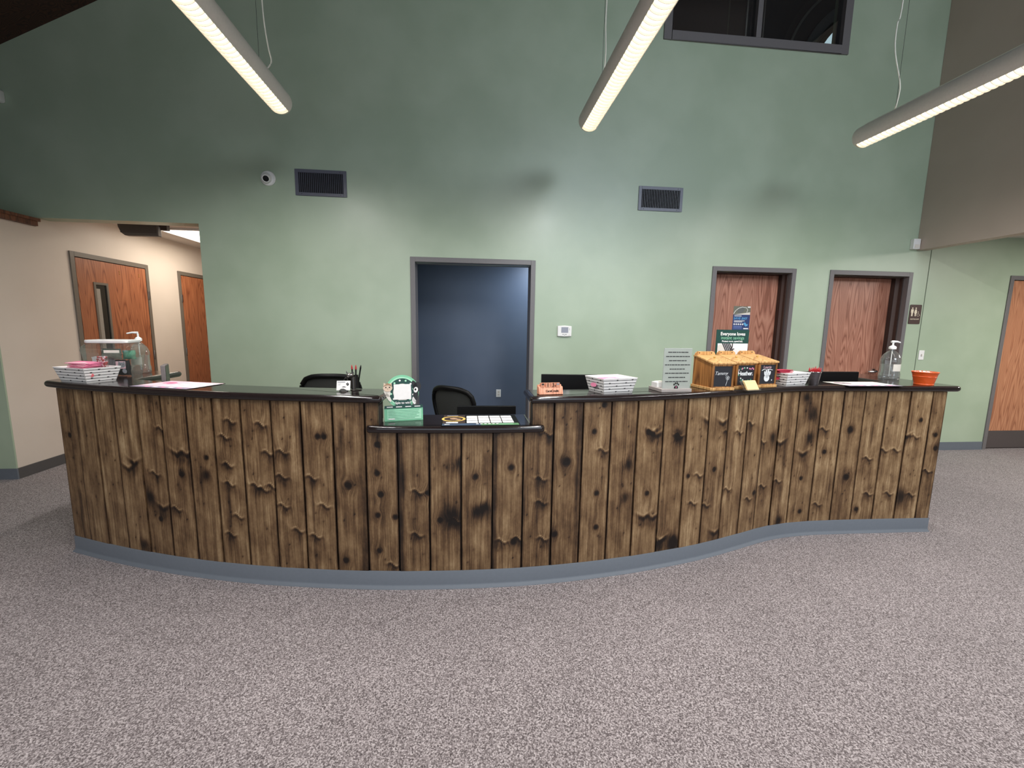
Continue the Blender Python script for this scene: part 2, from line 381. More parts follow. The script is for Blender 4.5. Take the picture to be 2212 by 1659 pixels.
# ------------------------------------------------------------------ room shell
YB = 4.67; XL = -4.17; XR = 5.25; ZL = 2.44
def wall_with_holes(xs, zs, holes, y0, y1):
    """solid wall in the xz plane made of cells; holes: (x0,x1,z0,z1)"""
    X = sorted(set(xs+[h[0] for h in holes]+[h[1] for h in holes])); Z = sorted(set(zs+[h[2] for h in holes]+[h[3] for h in holes]))
    m = MB()
    inside = lambda x,z: any(h[0]<x<h[1] and h[2]<z<h[3] for h in holes)
    nx, nz = len(X)-1, len(Z)-1
    solid = [[not inside((X[i]+X[i+1])/2,(Z[j]+Z[j+1])/2) for j in range(nz)] for i in range(nx)]
    for i in range(nx):
        for j in range(nz):
            if not solid[i][j]: continue
            a,b,c,d = X[i],X[i+1],Z[j],Z[j+1]
            m.quad((a,y0,c),(b,y0,c),(b,y0,d),(a,y0,d)); m.quad((a,y1,c),(a,y1,d),(b,y1,d),(b,y1,c))
            if i==0 or not solid[i-1][j]: m.quad((a,y0,c),(a,y0,d),(a,y1,d),(a,y1,c))
            if i==nx-1 or not solid[i+1][j]: m.quad((b,y0,c),(b,y1,c),(b,y1,d),(b,y0,d))
            if j==0 or not solid[i][j-1]: m.quad((a,y0,c),(a,y1,c),(b,y1,c),(b,y0,c))
            if j==nz-1 or not solid[i][j+1]: m.quad((a,y0,d),(b,y0,d),(b,y1,d),(a,y1,d))
    return m
def slab(x0,x1,y0,y1,z0,z1): return MB().box(x0,x1,y0,y1,z0,z1)

struct(slab(-7.3,10.5,-5.0,9.5,-0.1,0.0), 'floor', M_CARPET, 'speckled grey and mauve loop carpet over the whole lobby floor')
W = {'o': (-0.58,0.655), 'd2': (2.78,3.70), 'd3': (4.225,5.195), 'dr': (6.62,7.53)}
holes = [(XL-.12,-2.695,0,ZL), (W['o'][0]-.01,W['o'][1]+.01,0,2.135), (W['d2'][0]-.01,W['d2'][1]+.01,0,2.135), (W['d3'][0]-.01,W['d3'][1]+.01,0,2.135),
         (W['dr'][0]-.01,W['dr'][1]+.01,0,2.135), (2.07,4.01,4.54,5.66)]
struct(wall_with_holes([-7.1,10.2],[0,7.6],holes,YB,YB+0.15), 'wall_back', M_GREEN, 'tall sage green wall behind the reception desk')
struct(slab(XL-0.13,XL,4.672,9.4,0,2.59).box(XL-0.13,XL,4.205,4.672,0,2.356), 'wall_left', M_CREAM, 'cream beige wall running from the lobby into the left hallway')
struct(slab(-7.1,XL-0.0005,4.192,4.2045,0,2.355).box(-7.1,XL-.131,4.2045,4.33,0,2.355), 'wall_left_front', M_GREEN, 'short sage green wall facing the lobby beyond the cream wall')
struct(slab(-7.25,-7.1,-4.9,4.82,0,2.8), 'wall_left_side', M_CREAM, 'far left side wall of the lobby')
struct(slab(XR,XR+0.13,-4.9,YB-0.002,ZL,5.90), 'wall_right', M_TAUPE, 'taupe drop wall above the right side of the lobby')
struct(slab(10.2,10.35,-4.9,YB,0,2.7), 'wall_right_side', M_GREEN, 'far right side wall of the lobby')
struct(slab(XR+0.135,10.3,-4.9,YB-0.002,2.63,2.75), 'ceiling_right', M_WHITECEIL, 'low white ceiling over the right side of the lobby')
struct(slab(-7.1,XL-0.065,-4.8,4.66,2.36,2.42), 'ceiling_left', M_WHITECEIL, 'low white ceiling over the left side of the lobby')
# sloping timber roof
def zr(x): return 3.965+(x+4.23)*0.504
RX = 2.5; zt = zr(RX)
roof = MB()
roof.prism([(-7.1,zr(-7.1)),(RX,zt),(10.3,zt-(10.3-RX)*0.504),(10.3,zt-(10.3-RX)*0.504+.2),(RX,zt+.2),(-7.1,zr(-7.1)+.2)], 'y', -4.95, YB+0.2)
struct(roof, 'ceiling', M_ROOF, 'dark stained timber roof sloping up over the lobby')
# front of the lobby (behind the camera): glazed wall, built so that it shades and reflects like one
fh = [(-4.0,-0.1,0.1,2.5),(0.1,2.9,0.1,2.5),(3.1,5.9,0.1,2.5),(1.7,6.1,3.6,5.4)]
struct(wall_with_holes([-7.2,10.3],[0,7.6],fh,-4.95,-4.8), 'wall_front', M_TAUPE, 'front wall of the lobby with tall windows')
for i,(a,b,c,d) in enumerate(fh):
    wf = MB(); yy=(-4.93,-4.82)
    wf.box(a,a+.05,*yy,c,d).box(b-.05,b,*yy,c,d).box(a+.05,b-.05,*yy,c,c+.05).box(a+.05,b-.05,*yy,d-.05,d).box((a+b)/2-.025,(a+b)/2+.025,*yy,c+.05,d-.05)
    o = thing('window_%d'%(i+2), (0,0,0), 'grey framed window in the front wall of the lobby', 'window', kind='structure')
    wf.build('window_frame', M_FRAME, o); slab(a+.05,b-.05,-4.88,-4.875,c+.05,d-.05).build('glass_pane', M_GLASS, o)

# ledger timber on top of the cream wall
struct(slab(XL-0.04,XL+0.035,3.0,4.655,2.357,2.40).box(XL-0.06,XL+0.05,3.0,4.669,2.40,2.428), 'trim_1', M_TIMBER, 'stained wood trim board along the top of the cream wall')
struct(slab(XL+0.0,XL+0.013,4.192,4.945,0,0.10), 'baseboard_left', M_DBASE, 'charcoal vinyl base along the cream wall')
struct(slab(-7.1,XL+0.013,4.178,4.1915,0,0.10), 'baseboard_left_front', M_BASE, 'blue grey vinyl base below the short green wall')
bb = MB()
for a,b in ((-2.68,-0.64),(0.715,2.72),(3.76,4.16),(5.26,6.56),(7.6,10.2)): bb.box(a,b,YB-0.013,YB-0.0005,0,0.10).box(a,b,YB-0.022,YB-0.013,0,0.012)
struct(bb, 'baseboard_back', M_BASE, 'blue grey vinyl base along the green back wall')
struct(slab(5.446,5.454,YB-0.002,YB+0.001,0,2.62), 'trim_2', mat('joint_shadow',(96,108,92),0.8), 'thin vertical control joint in the green wall beside the restroom sign')

# hallway beyond the left opening
struct(slab(XL,-2.69,4.822,9.4,2.59,2.70), 'ceiling_hall', M_WHITECEIL, 'white ceiling of the left hallway')
struct(slab(-2.695,-2.58,4.822,9.4,0,2.70).box(XL-0.1,-2.58,9.3,9.42,0,2.7), 'wall_hall', M_CREAM, 'cream wall at the far side of the left hallway')
t = thing('troffer_light', (-3.45,6.25,2.59), 'bright rectangular ceiling light in the left hallway', 'ceiling light')
slab(-.33,.33,-.56,.56,-.022,-.001).build('light_frame', M_WHITE, t); slab(-.29,.29,-.52,.52,-.028,-.0225).build('diffuser', M_TROF, t)
t = thing('hanging_box', (-3.66,5.3,2.41), 'grey rounded box hanging below the hallway ceiling behind the header', 'hanging box')  # unidentified housing, modelled as a plain grey box
p=[(-.16,.0),(-.2,.03),(-.225,.09),(-.235,.18),(.185,.18),(.185,0)]
MB().prism(p,'y',-.03,.03).build('casing', mat('grey_casing',(104,96,88),.5), t, bevel=.006)
MB().box(-.20,.17,-.034,-.0305,.03,.16).build('front_panel', mat('dark_casing',(88,80,74),.5), t)
MB().box(.205,.275,-.02,.03,.07,.178).prism([(.19,.12),(.205,.09),(.205,.178),(.19,.178)],'y',-.015,.02).build('bracket', M_DJAMB, t)

# corridor beyond the central opening
struct(slab(-2.57,2.7,6.3,6.42,0,2.62), 'wall_corridor', M_BLUE, 'slate blue wall seen through the central opening')
struct(slab(-2.57,2.7,4.822,6.3,2.5,2.6), 'ceiling_corridor', M_WHITECEIL, 'ceiling of the corridor behind the central opening')
struct(slab(2.62,2.70,4.99,6.3,0,2.6).box(-2.575,-2.49,4.83,6.3,0,2.6), 'wall_corridor_end', M_BLUE, 'slate blue end walls of the corridor')

def frame(parent, x0, x1, depth, m, y=YB, top=2.135, face=.05, jm=None, stop=None):
    """steel door frame: face 5 cm round the opening x0..x1, jamb back to depth"""
    f = MB(); a,b = y-.012, y+.0
    f.box(x0-face,x0,a,b,0,top+face).box(x1,x1+face,a,b,0,top+face).box(x0,x1,a,b,top,top+face)
    f.box(x0-.008,x0,b,y+.151,0,top).box(x1,x1+.008,b,y+.151,0,top).box(x0-.008,x1+.008,b,y+.151,top,top+.008)
    f.build('frame', m, parent, bevel=.002)
    j = MB(); yb=y+depth; e=.0
    j.box(x0-.03,x0+.002,y+.151,yb,0,top+.03).box(x1-.002,x1+.03,y+.151,yb,0,top+.03).box(x0+.002,x1-.002,y+.151,yb,top-.002,top+.03)
    if stop: j.box(x0,x0+.014,y+.05,y+.085,0,top).box(x1-.014,x1,y+.05,y+.085,0,top).box(x0+.014,x1-.014,y+.05,y+.085,top-.014,top)
    return j.build('jamb', jm or m, parent)

t = thing('door_3', (0,0,0), 'cased opening with grey steel frame in the middle of the green wall', 'doorway', kind='structure')
frame(t, *W['o'], .19, M_FRAME)

def lever(parent, x, y, z, m=M_CHROME, d=-1):
    r = MB(); r.lathe([(.034,0),(.036,.006),(.030,.022),(.016,.036),(.014,.05)], 20, M=Matrix.Translation((x,y,z))@Matrix.Rotation(rad(90),4,'X'))
    o = r.build('door_handle', m, parent, smooth=40)
    l = MB(); l.tube([(x,y-.05,z),(x+d*.03,y-.055,z-.002),(x+d*.075,y-.052,z-.004),(x+d*.115,y-.045,z-.002)],[.014,.016,.014,.011],10)
    l.build('lever', m, o, smooth=60); return o

for nm,key,lab,lx,sd in (('door_4','d2','oak door with papers taped to it, left of the two deep set doors',3.62,M_OAK),('door_5','d3','oak door with a chrome lever, right of the two deep set doors',5.10,M_OAK)):
    x0,x1 = W[key]; t = thing(nm,(0,0,0),lab,'door',kind='structure')
    frame(t, x0, x1, .245, M_FRAME, jm=M_DJAMB, stop=True)
    MB().box(x0+.003,x1-.003,YB+.20,YB+.244,.008,2.128).build('door_panel', M_OAK, t)
    lever(t, lx, YB+.20, .985, d=-1)
t = thing('door_6',(0,0,0),'oak door with a steel kick plate at the right edge','door',kind='structure')
x0,x1=W['dr']; frame(t,x0,x1,.2,M_FRAME)
MB().box(x0+.004,x1-.004,YB+.02,YB+.064,.01,2.13).build('door_panel', M_OAK3, t)
MB().box(x0+.02,x1-.02,YB+.015,YB+.0195,.012,.238).build('kick_plate', mat('worn_steel',(120,112,112),.35,metal=.7), t)
lever(t, x1-.1, YB+.02, .985, d=-1)
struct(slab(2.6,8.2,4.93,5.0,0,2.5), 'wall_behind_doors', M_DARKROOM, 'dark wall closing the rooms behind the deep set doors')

# doors in the hallway wall (plane x = XL, opening faces +x)
def hall_door(nm, y0, y1, lab, window, hinge_y, left=True):
    t = thing(nm,(XL,0,0),lab,'door',kind='structure')
    f = MB(); f.box(.0,.014,y0,y0+.05,0,2.185).box(.0,.014,y1-.05,y1,0,2.185).box(.0,.014,y0+.05,y1-.05,2.135,2.185)
    f.build('frame', M_JAMB, t, bevel=.002)
    MB().box(.0005,.004,y0+.05,y1-.05,0,2.135).build('shadow_gap', M_VOID, t)
    d = MB(); a,b = y0+.058,y1-.056
    if window:
        wy0,wy1,wz0,wz1 = y0+.245,y0+.435,.95,1.89
        d.box(.004,.010,a,wy0,.01,2.127).box(.004,.010,wy1,b,.01,2.127).box(.004,.010,wy0,wy1,.01,wz0).box(.004,.010,wy0,wy1,wz1,2.127)
    else: d.box(.004,.010,a,b,.01,2.127)
    dp = d.build('door_panel', M_OAK2, t)
    if window:
        w_=MB(); w_.box(.004,.017,wy0,wy0+.025,wz0,wz1).box(.004,.017,wy1-.025,wy1,wz0,wz1).box(.004,.017,wy0+.025,wy1-.025,wz0,wz0+.025).box(.004,.017,wy0+.025,wy1-.025,wz1-.025,wz1)
        o=w_.build('vision_panel', M_JAMB, t)
        MB().box(.0045,.006,wy0+.025,wy1-.025,wz0+.025,wz1-.025).build('glass_pane', mat('dark_glass',(30,32,28),.08), o)
        MB().box(.0062,.0068,wy0+.03,wy0+.085,wz0+.03,wz1-.07).build('blind_strip', mat('grey_blind',(150,144,134),.7), o)
    for z in (.25,1.03,1.80):
        MB().box(.010,.022,hinge_y-.012,hinge_y+.012,z-.055,z+.055).build('hinge', M_STEEL, t, bevel=.003)
    if window:
        for yy in (y0+.62,y0+.92):
            for z in (2.02,2.045): MB().ball((.012,yy,z),.006,10).build('screw_cap', M_BRASS, t)
    return t
hall_door('door_1', 4.976, 6.064, 'oak door with a narrow glass panel in the left hallway', True, 6.03)
hall_door('door_2', 6.633, 7.70, 'second oak door deeper in the left hallway', False, 6.67)

# high interior window
t = thing('window_1',(0,0,0),'wide grey framed interior window high in the green wall','window',kind='structure')
f = MB(); a,b=YB-.018,YB+.10
f.box(1.995,2.08,a,b,4.46,5.75).box(4.0,4.085,a,b,4.46,5.75).box(2.08,4.0,a,b,4.46,4.55).box(2.08,4.0,a,b,5.65,5.75).box(3.005,3.06,a,b,4.55,5.65)
f.build('window_frame', M_FRAME, t, bevel=.003)
MB().box(2.08,3.005,YB+.03,YB+.034,4.55,5.65).build('glass_pane', M_GLASS, t)
MB().box(3.06,4.0,YB+.03,YB+.034,4.55,5.65).build('glass_pane', M_GLASS, t)
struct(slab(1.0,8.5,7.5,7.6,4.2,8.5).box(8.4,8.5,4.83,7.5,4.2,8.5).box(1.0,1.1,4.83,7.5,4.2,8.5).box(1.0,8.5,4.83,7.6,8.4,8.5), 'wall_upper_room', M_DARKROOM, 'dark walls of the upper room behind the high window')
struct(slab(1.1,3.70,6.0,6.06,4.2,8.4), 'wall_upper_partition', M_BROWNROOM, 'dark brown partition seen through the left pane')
struct(slab(3.70,3.722,5.98,6.06,4.2,8.4).box(3.95,3.965,5.98,6.0,4.2,8.4), 'trim_3', mat('pale_trim',(150,138,132),.5), 'pale vertical edge trim seen through the left pane')
def arc(cx,cz,r0,r1,y0,y1,a0=0,a1=PI,n=40):
    m=MB()
    for k in range(n):
        p=a0+(a1-a0)*k/n; q=a0+(a1-a0)*(k+1)/n
        m.prism([(cx+r0*math.cos(p),cz+r0*math.sin(p)),(cx+r1*math.cos(p),cz+r1*math.sin(p)),(cx+r1*math.cos(q),cz+r1*math.sin(q)),(cx+r0*math.cos(q),cz+r0*math.sin(q))],'y',y0,y1)
    return m
t = thing('window_6',(6.9,7.5,5.9),'bright arched window in the upper room','window',kind='structure')
arc(0,0,0,.97,-.03,-.001).build('arched_pane', M_SKYPANE, t)
arc(0,0,.97,1.04,-.05,-.001).build('inner_arch_frame', M_BLACK, t)
arc(0,0,1.10,1.26,-.05,-.001).build('arch_casing', mat('grey_casing_trim',(112,112,114),.5), t)
arc(0,0,1.50,1.54,-.05,-.001).build('outer_arch_moulding', mat('grey_moulding',(140,134,128),.5), t)
arc(0,0,1.66,2.4,-.05,-.001).build('arch_surround', mat('charcoal_surround',(44,46,50),.6), t)

# ------------------------------------------------------------------ reception desk
SEAM=[(-2.520,2.818),(-2.373,2.755),(-2.219,2.691),(-2.060,2.630),(-1.898,2.573),(-1.733,2.518),(-1.569,2.470),(-1.408,2.427),(-1.242,2.388),(-1.070,2.354),(-0.905,2.327),(-0.733,2.301),(-0.560,2.280),(-0.390,2.264),(-0.219,2.255),(-0.046,2.248),(0.126,2.247),(0.295,2.250),(0.466,2.261),(0.635,2.278),(0.805,2.300),(0.973,2.326),(1.147,2.361),(1.315,2.398),(1.477,2.440),(1.640,2.490),(1.810,2.548),(1.964,2.603),(2.116,2.649),(2.273,2.681),(2.459,2.698),(2.633,2.700),(2.798,2.699),(2.967,2.695),(3.146,2.692),(3.317,2.689),(3.426,2.684)]
MARKS=[(5,0.104,0.61,'k'),(11,0.073,0.60,'K'),(11,0.044,0.16,'k'),(5,0.082,0.73,'v'),(5,0.152,0.73,'v'),(3,0.112,0.65,'v'),(4,0.036,0.45,'d'),(5,0.046,0.40,'b'),(6,0.100,0.62,'d'),(10,0.124,0.87,'k'),(10,0.088,0.87,'k'),(7,0.103,0.94,'b'),(7,0.060,0.85,'b'),(8,0.113,0.93,'b'),(8,0.105,0.56,'b'),(8,0.062,0.58,'b'),(10,0.110,0.48,'b'),(10,0.052,0.30,'b'),(9,0.053,0.78,'b'),(9,0.043,0.47,'b'),(4,0.125,0.39,'v'),(7,0.073,0.69,'b'),(7,0.073,0.58,'b'),(7,0.112,0.39,'b'),(8,0.144,0.77,'b'),(0,0.107,0.35,'s'),(4,0.087,0.60,'b'),(3,0.122,0.14,'d'),(4,0.096,0.32,'k'),(3,0.061,0.61,'v'),(8,0.158,0.58,'b'),(4,0.162,0.87,'b'),(6,0.105,0.72,'k'),(9,0.044,0.64,'b'),(10,0.044,0.64,'b'),(9,0.120,0.33,'b'),(7,0.058,0.28,'b'),(1,0.014,0.85,'s'),(0,0.075,0.77,'k'),(1,0.123,0.49,'s'),(11,0.043,0.86,'s'),(12,0.062,0.83,'k'),(12,0.058,0.67,'k'),(12,0.075,0.55,'k'),(12,0.055,0.43,'k'),(12,0.152,0.42,'k'),(12,0.058,0.22,'k'),(13,0.105,0.57,'b'),(13,0.160,0.56,'k'),(13,0.101,0.32,'b'),(14,0.162,0.73,'d'),(14,0.121,0.43,'D'),(14,0.056,0.40,'k'),(14,0.145,0.40,'b'),(15,0.077,0.65,'k'),(15,0.086,0.45,'d'),(15,0.126,0.47,'d'),(16,0.103,0.70,'k'),(16,0.055,0.27,'b'),(16,0.122,0.26,'k'),(16,0.151,0.28,'b'),(17,0.106,0.63,'b'),(17,0.110,0.49,'b'),(17,0.124,0.27,'b'),(17,0.133,0.89,'b'),(18,0.078,0.72,'K'),(18,0.022,0.29,'k'),(19,0.100,0.52,'k'),(19,0.105,0.31,'k'),(19,0.125,1.04,'k'),(19,0.128,0.78,'b'),(19,0.069,0.89,'k'),(20,0.122,0.68,'d'),(20,0.114,0.48,'d'),(21,0.077,0.87,'k'),(21,0.138,0.85,'v'),(21,0.077,0.34,'v'),(21,0.092,0.49,'k'),(22,0.120,0.84,'b'),(22,0.132,0.15,'d'),(22,0.033,0.17,'v'),(12,0.134,0.14,'b'),(15,0.125,0.70,'s'),(13,0.030,0.62,'s'),(21,0.106,0.87,'v'),(21,0.144,0.33,'v'),(22,0.108,0.84,'d'),(22,0.132,0.15,'d'),(22,0.011,0.16,'v'),(23,0.037,0.57,'k'),(23,0.118,0.57,'b'),(23,0.088,0.39,'b'),(23,0.167,0.91,'v'),(24,0.124,0.89,'v'),(24,0.082,0.59,'k'),(24,0.031,0.36,'b'),(24,0.130,0.15,'v'),(24,0.170,0.83,'b'),(25,0.110,0.82,'b'),(25,0.047,0.44,'b'),(26,0.038,0.87,'b'),(26,0.082,0.34,'b'),(26,0.137,0.37,'k'),(27,0.013,0.73,'b'),(27,0.111,0.75,'d'),(27,0.056,0.41,'b'),(28,0.029,0.70,'v'),(28,0.038,0.43,'b'),(28,0.091,0.13,'d'),(29,0.123,0.90,'D'),(29,0.059,1.02,'d'),(29,0.120,0.73,'d'),(29,0.076,0.61,'v'),(29,0.086,0.43,'k'),(29,0.106,0.18,'k'),(30,0.067,0.62,'k'),(30,0.058,0.23,'b'),(30,0.137,0.35,'s'),(31,0.078,0.78,'K'),(31,0.092,0.43,'K'),(32,0.078,0.57,'b'),(32,0.040,0.18,'k'),(32,0.117,0.30,'b'),(33,0.027,0.63,'b'),(33,0.119,0.63,'b'),(33,0.109,0.30,'b'),(34,0.103,0.85,'k'),(34,0.076,0.73,'b'),(34,0.006,0.73,'v'),(34,0.030,0.27,'D'),(34,0.109,0.29,'b'),(35,0.065,0.74,'k'),(35,0.081,0.64,'k'),(35,0.039,0.47,'b'),(30,0.045,0.79,'b')]
ZT = 1.10; ZLOW = 0.94
def catmull(P, per=6):
    out=[]
    for i in range(len(P)-1):
        p0=P[max(i-1,0)];p1=P[i];p2=P[i+1];p3=P[min(i+2,len(P)-1)]
        for k in range(per):
            t=k/per
            out.append(tuple(.5*((2*p1[j])+(-p0[j]+p2[j])*t+(2*p0[j]-5*p1[j]+4*p2[j]-p3[j])*t*t+(-p0[j]+3*p1[j]-3*p2[j]+p3[j])*t**3) for j in range(2)))
    out.append(P[-1]); return out
FACE = catmull(SEAM, 4)
def offset(P, d):
    """shift an open polyline sideways; +d is towards the visitor (-y)"""
    out=[]
    for i,p in enumerate(P):
        a=P[max(i-1,0)];b=P[min(i+1,len(P)-1)];t=Vector((b[0]-a[0],b[1]-a[1])).normalized(); out.append((p[0]+t.y*d,p[1]-t.x*d))
    return out
def yface(P,x):
    for a,b in zip(P,P[1:]):
        if a[0]<=x<=b[0]: return a[1]+(b[1]-a[1])*(x-a[0])/max(b[0]-a[0],1e-9)
    return P[0][1] if x<P[0][0] else P[-1][1]
XHL, XHR = -0.49, 0.345          # inner ends of the two high sections
desk = thing('reception_desk',(0,0,0),'long curved reception desk clad in brown stained vertical boards','reception desk')

def clad():
    vs=[];fs=[];att=[]
    rnd=random.Random(3)
    for i in range(len(SEAM)-1):
        p,q=Vector(SEAM[i]),Vector(SEAM[i+1]); L=(q-p).length; t=(q-p)/L; nrm=Vector((t.y,-t.x))
        gap=0.005+rnd.random()*0.004; push=rnd.uniform(0,.004)
        if i in (0,1): gap=0.001
        a0,a1=gap*.5,L-gap*.5
        us=list(np.linspace(a0,a1,max(6,int(L/0.0075))))
        # column boundaries at the notch
        for xn in (XHL,XHR):
            if min(p.x,q.x)<xn<max(p.x,q.x): us.append((xn-p.x)/t.x)
        us=sorted(us); zs=list(np.linspace(.10,.895,104))+list(np.linspace(.903,1.058,20))
        tone=rnd.gauss(0,.10)+(0.18 if 23<=i<=34 else -0.05 if 13<=i<=17 else 0.0);  # right-hand boards toned lighter to carry the light falling there
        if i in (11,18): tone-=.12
        pid=i*7.31; mk=[m for m in MARKS if m[0]==i]; streak=rnd.choice([0,0,1]) ; sx=rnd.uniform(.1,.9)*L; base=len(vs)
        extra=[(i,rnd.uniform(.02,L-.02),rnd.uniform(.12,1.04),'p') for _ in range(7)]
        U,Z=np.meshgrid(us,zs,indexing='ij'); wu=U.copy(); dk=np.zeros_like(U)
        for (_,u0,z0,k) in mk+extra:
            du=U-u0; dz=Z-z0; r=np.sqrt(du**2+dz**2)+1e-6
            if k in 'kK':
                R=.0105 if k=='k' else .017
                wu-= du/r*R*1.7*np.exp(-(r/(R*3.2))**2) + du*0.0
                wu+= .005*np.sin(dz*55)*np.exp(-(dz/.07)**2-(du/.04)**2)
                dk+= .95*np.exp(-(r/R)**4)+ .30*np.exp(-((r-R*1.35)/(R*.35))**2) + .22*np.exp(-(du/(R*2.2))**2-(dz/(R*3.6))**2)
            elif k=='p':
                dk+= .55*np.exp(-(du/.0035)**2-(dz/.005)**2)+.10*np.exp(-(du/.012)**2-(dz/.03)**2)
            elif k=='b':
                sg=1 if (u0*1000)%2>1 else -1; c=dz-sg*.28*du+.008*np.sin(du*110)
                dk+= np.exp(-(du/.036)**2)*( .60*np.exp(-((c+.010)/.008)**2) -.45*np.exp(-((c-.004)/.005)**2) +.28*np.exp(-((c+.030)/.026)**2))
                wu+= .012*np.exp(-(dz/.03)**2-(du/.05)**2)*np.sign(du)
            elif k=='v':
                c=dz-.55*np.abs(du)+.012
                dk+= np.exp(-(du/.045)**2)*( .70*np.exp(-((c)/.014)**2) -.30*np.exp(-((c-.022)/.008)**2)+.30*np.exp(-((c+.035)/.03)**2))
                wu+= .007*np.sin(dz*40)*np.exp(-(dz/.06)**2-(du/.04)**2)
            elif k in 'dD':
                s=1.0 if k=='d' else 1.7
                dk+= .55*np.exp(-(du/(.022*s))**2-(dz/(.030*s))**2)+.3*np.exp(-(du/(.05*s))**2-((dz+.02)/(.06*s))**2)
                wu+= .005*np.sin(dz*60)*np.exp(-(r/.05)**2)
            elif k=='s':
                dk+= .38*np.exp(-(du/.012)**2-(dz/.10)**2)
        if streak: dk+= .22*np.exp(-((U-sx)/.010)**2)
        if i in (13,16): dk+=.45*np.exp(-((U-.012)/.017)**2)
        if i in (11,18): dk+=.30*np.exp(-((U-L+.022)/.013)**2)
        dk+= .35*np.exp(-((U-a0)/.004)**2)+.35*np.exp(-((U-a1)/.004)**2)
        nu,nz=U.shape
        for a in range(nu):
            P=p+t*us[a]+nrm*push
            for b in range(nz):
                vs.append((P.x,P.y,zs[b])); att+= [float(wu[a,b]),float(dk[a,b]),float(tone),pid]
        for a in range(nu-1):
            xm=(p+t*((us[a]+us[a+1])/2)).x
            for b in range(nz-1):
                if XHL<xm<XHR and zs[b]>.90-.006 and zs[b+1]>.90: continue
                k=base+a*nz+b; fs.append((k,k+nz,k+nz+1,k+1))
    me=bpy.data.meshes.new('board_cladding'); me.from_pydata(vs,[],fs)
    at=me.attributes.new('wood','FLOAT_COLOR','POINT'); at.data.foreach_set('color',att)
    me.materials.append(M_CLAD); o=bpy.data.objects.new('board_cladding',me); COL.objects.link(o); o.parent=desk
    q=o.modifiers.new('s','SOLIDIFY'); q.thickness=.014; q.offset=-1
    return o
clad()
# carcass: dark core just behind the boards, from the floor up
def core(x0,x1,z0,z1,name,m,d0=-.016,d1=-.10):
    P=[p for p in FACE if x0<=p[0]<=x1]; 
    P=[(x0,yface(FACE,x0))]+P+[(x1,yface(FACE,x1))]
    A=offset(P,d0);B=offset(P,d1); n=len(P); mb=MB(); vs=[(a[0],a[1],z) for z in (z0,z1) for a in A]+[(b[0],b[1],z) for z in (z0,z1) for b in B]; fs=[]
    for i in range(n-1):
        fs+= [(i,i+1,n+i+1,n+i),(2*n+i,3*n+i,3*n+i+1,2*n+i+1),(i,2*n+i,2*n+i+1,i+1),(n+i,n+i+1,3*n+i+1,3*n+i)]
    fs+= [(0,n,3*n,2*n),(n-1,3*n-1,4*n-1,2*n-1)]
    return mb.add(vs,fs).build(name,m,desk)
M_CORE=mat('dark_core',(30,23,18),.9)
core(-2.515,3.42,0.0,.895,'core_panel',M_CORE)
core(-2.515,XHL-.004,.896,1.059,'core_panel',M_CORE)
core(XHR+.004,3.42,.896,1.059,'core_panel',M_CORE)
# vinyl cove base with its toe
def cove():
    P=offset(FACE,.004); prof=[(.0,.10),(.003,.1005),(.0045,.098),(.0045,.022),(.008,.012),(.020,.004),(.021,.0),(-.004,.0),(-.004,.10)]
    vs=[];n=len(prof)
    loops=[[ (offset(P,d)[i][0],offset(P,d)[i][1],z) for d,z in prof] for i in [0]]
    offs=[offset(P,d) for d,z in prof]
    for i in range(len(P)):
        for k,(d,z) in enumerate(prof): vs.append((offs[k][i][0],offs[k][i][1],z))
    fs=[]
    for i in range(len(P)-1):
        for k in range(n):
            k2=(k+1)%n; fs.append((i*n+k,(i+1)*n+k,(i+1)*n+k2,i*n+k2))
    fs.append(tuple(range(n))); fs.append(tuple(range((len(P)-1)*n,len(P)*n))[::-1])
    return MB().add(vs,fs).build('cove_base',M_BASE,desk,smooth=50)
cove()
# end returns of the desk body and inner work surface
M_ENDW=M_CEDAR
MB().box(-2.53,-2.515,2.83,3.36,0,1.059).box(-2.28,-2.265,2.83,3.36,0,1.059).box(-2.515,-2.28,3.345,3.36,0,1.059).build('left_return_panel',M_LAM,desk)
MB().box(3.42,3.435,2.71,3.52,0,1.059).box(3.285,3.30,2.71,3.52,0,1.059).box(3.30,3.42,3.505,3.52,0,1.059).build('right_return_panel',M_LAM,desk)
yl=yface(FACE,XHL);yr=yface(FACE,XHR)
MB().box(XHL-.018,XHL-.002,yl+.012,yl+.15,.945,1.059).build('left_end_board',oak('dark_end_board',(112,82,58),(88,62,44),(56,38,27),seed=7.7),desk)
MB().box(XHR+.002,XHR+.018,yr+.012,yr+.15,.945,1.059).build('right_end_board',oak('raw_end_board',(216,186,146),(150,112,78),(104,72,46),seed=8.7),desk)
ws=MB()
inner=[(-2.26,3.30),(-2.26,2.98)]+[p for p in offset([q for q in FACE if -2.2<q[0]<3.2],-.12)]+[(3.28,2.85),(3.28,3.45),(2.6,3.45),(2.3,3.30),(1.2,3.05),(.2,2.95),(-.9,3.0),(-1.6,3.12),(-1.7,3.30)]
ws.prism(inner,'z',.715,.742).build('work_surface',M_LAM,desk)
for x,y in ((-2.1,3.1),(-1.6,3.0),(-.2,2.75),(1.0,2.9),(2.4,3.15),(3.1,3.35)): MB().box(x-.02,x+.02,y-.02,y+.02,0,.714).build('leg',M_DGREY,desk)

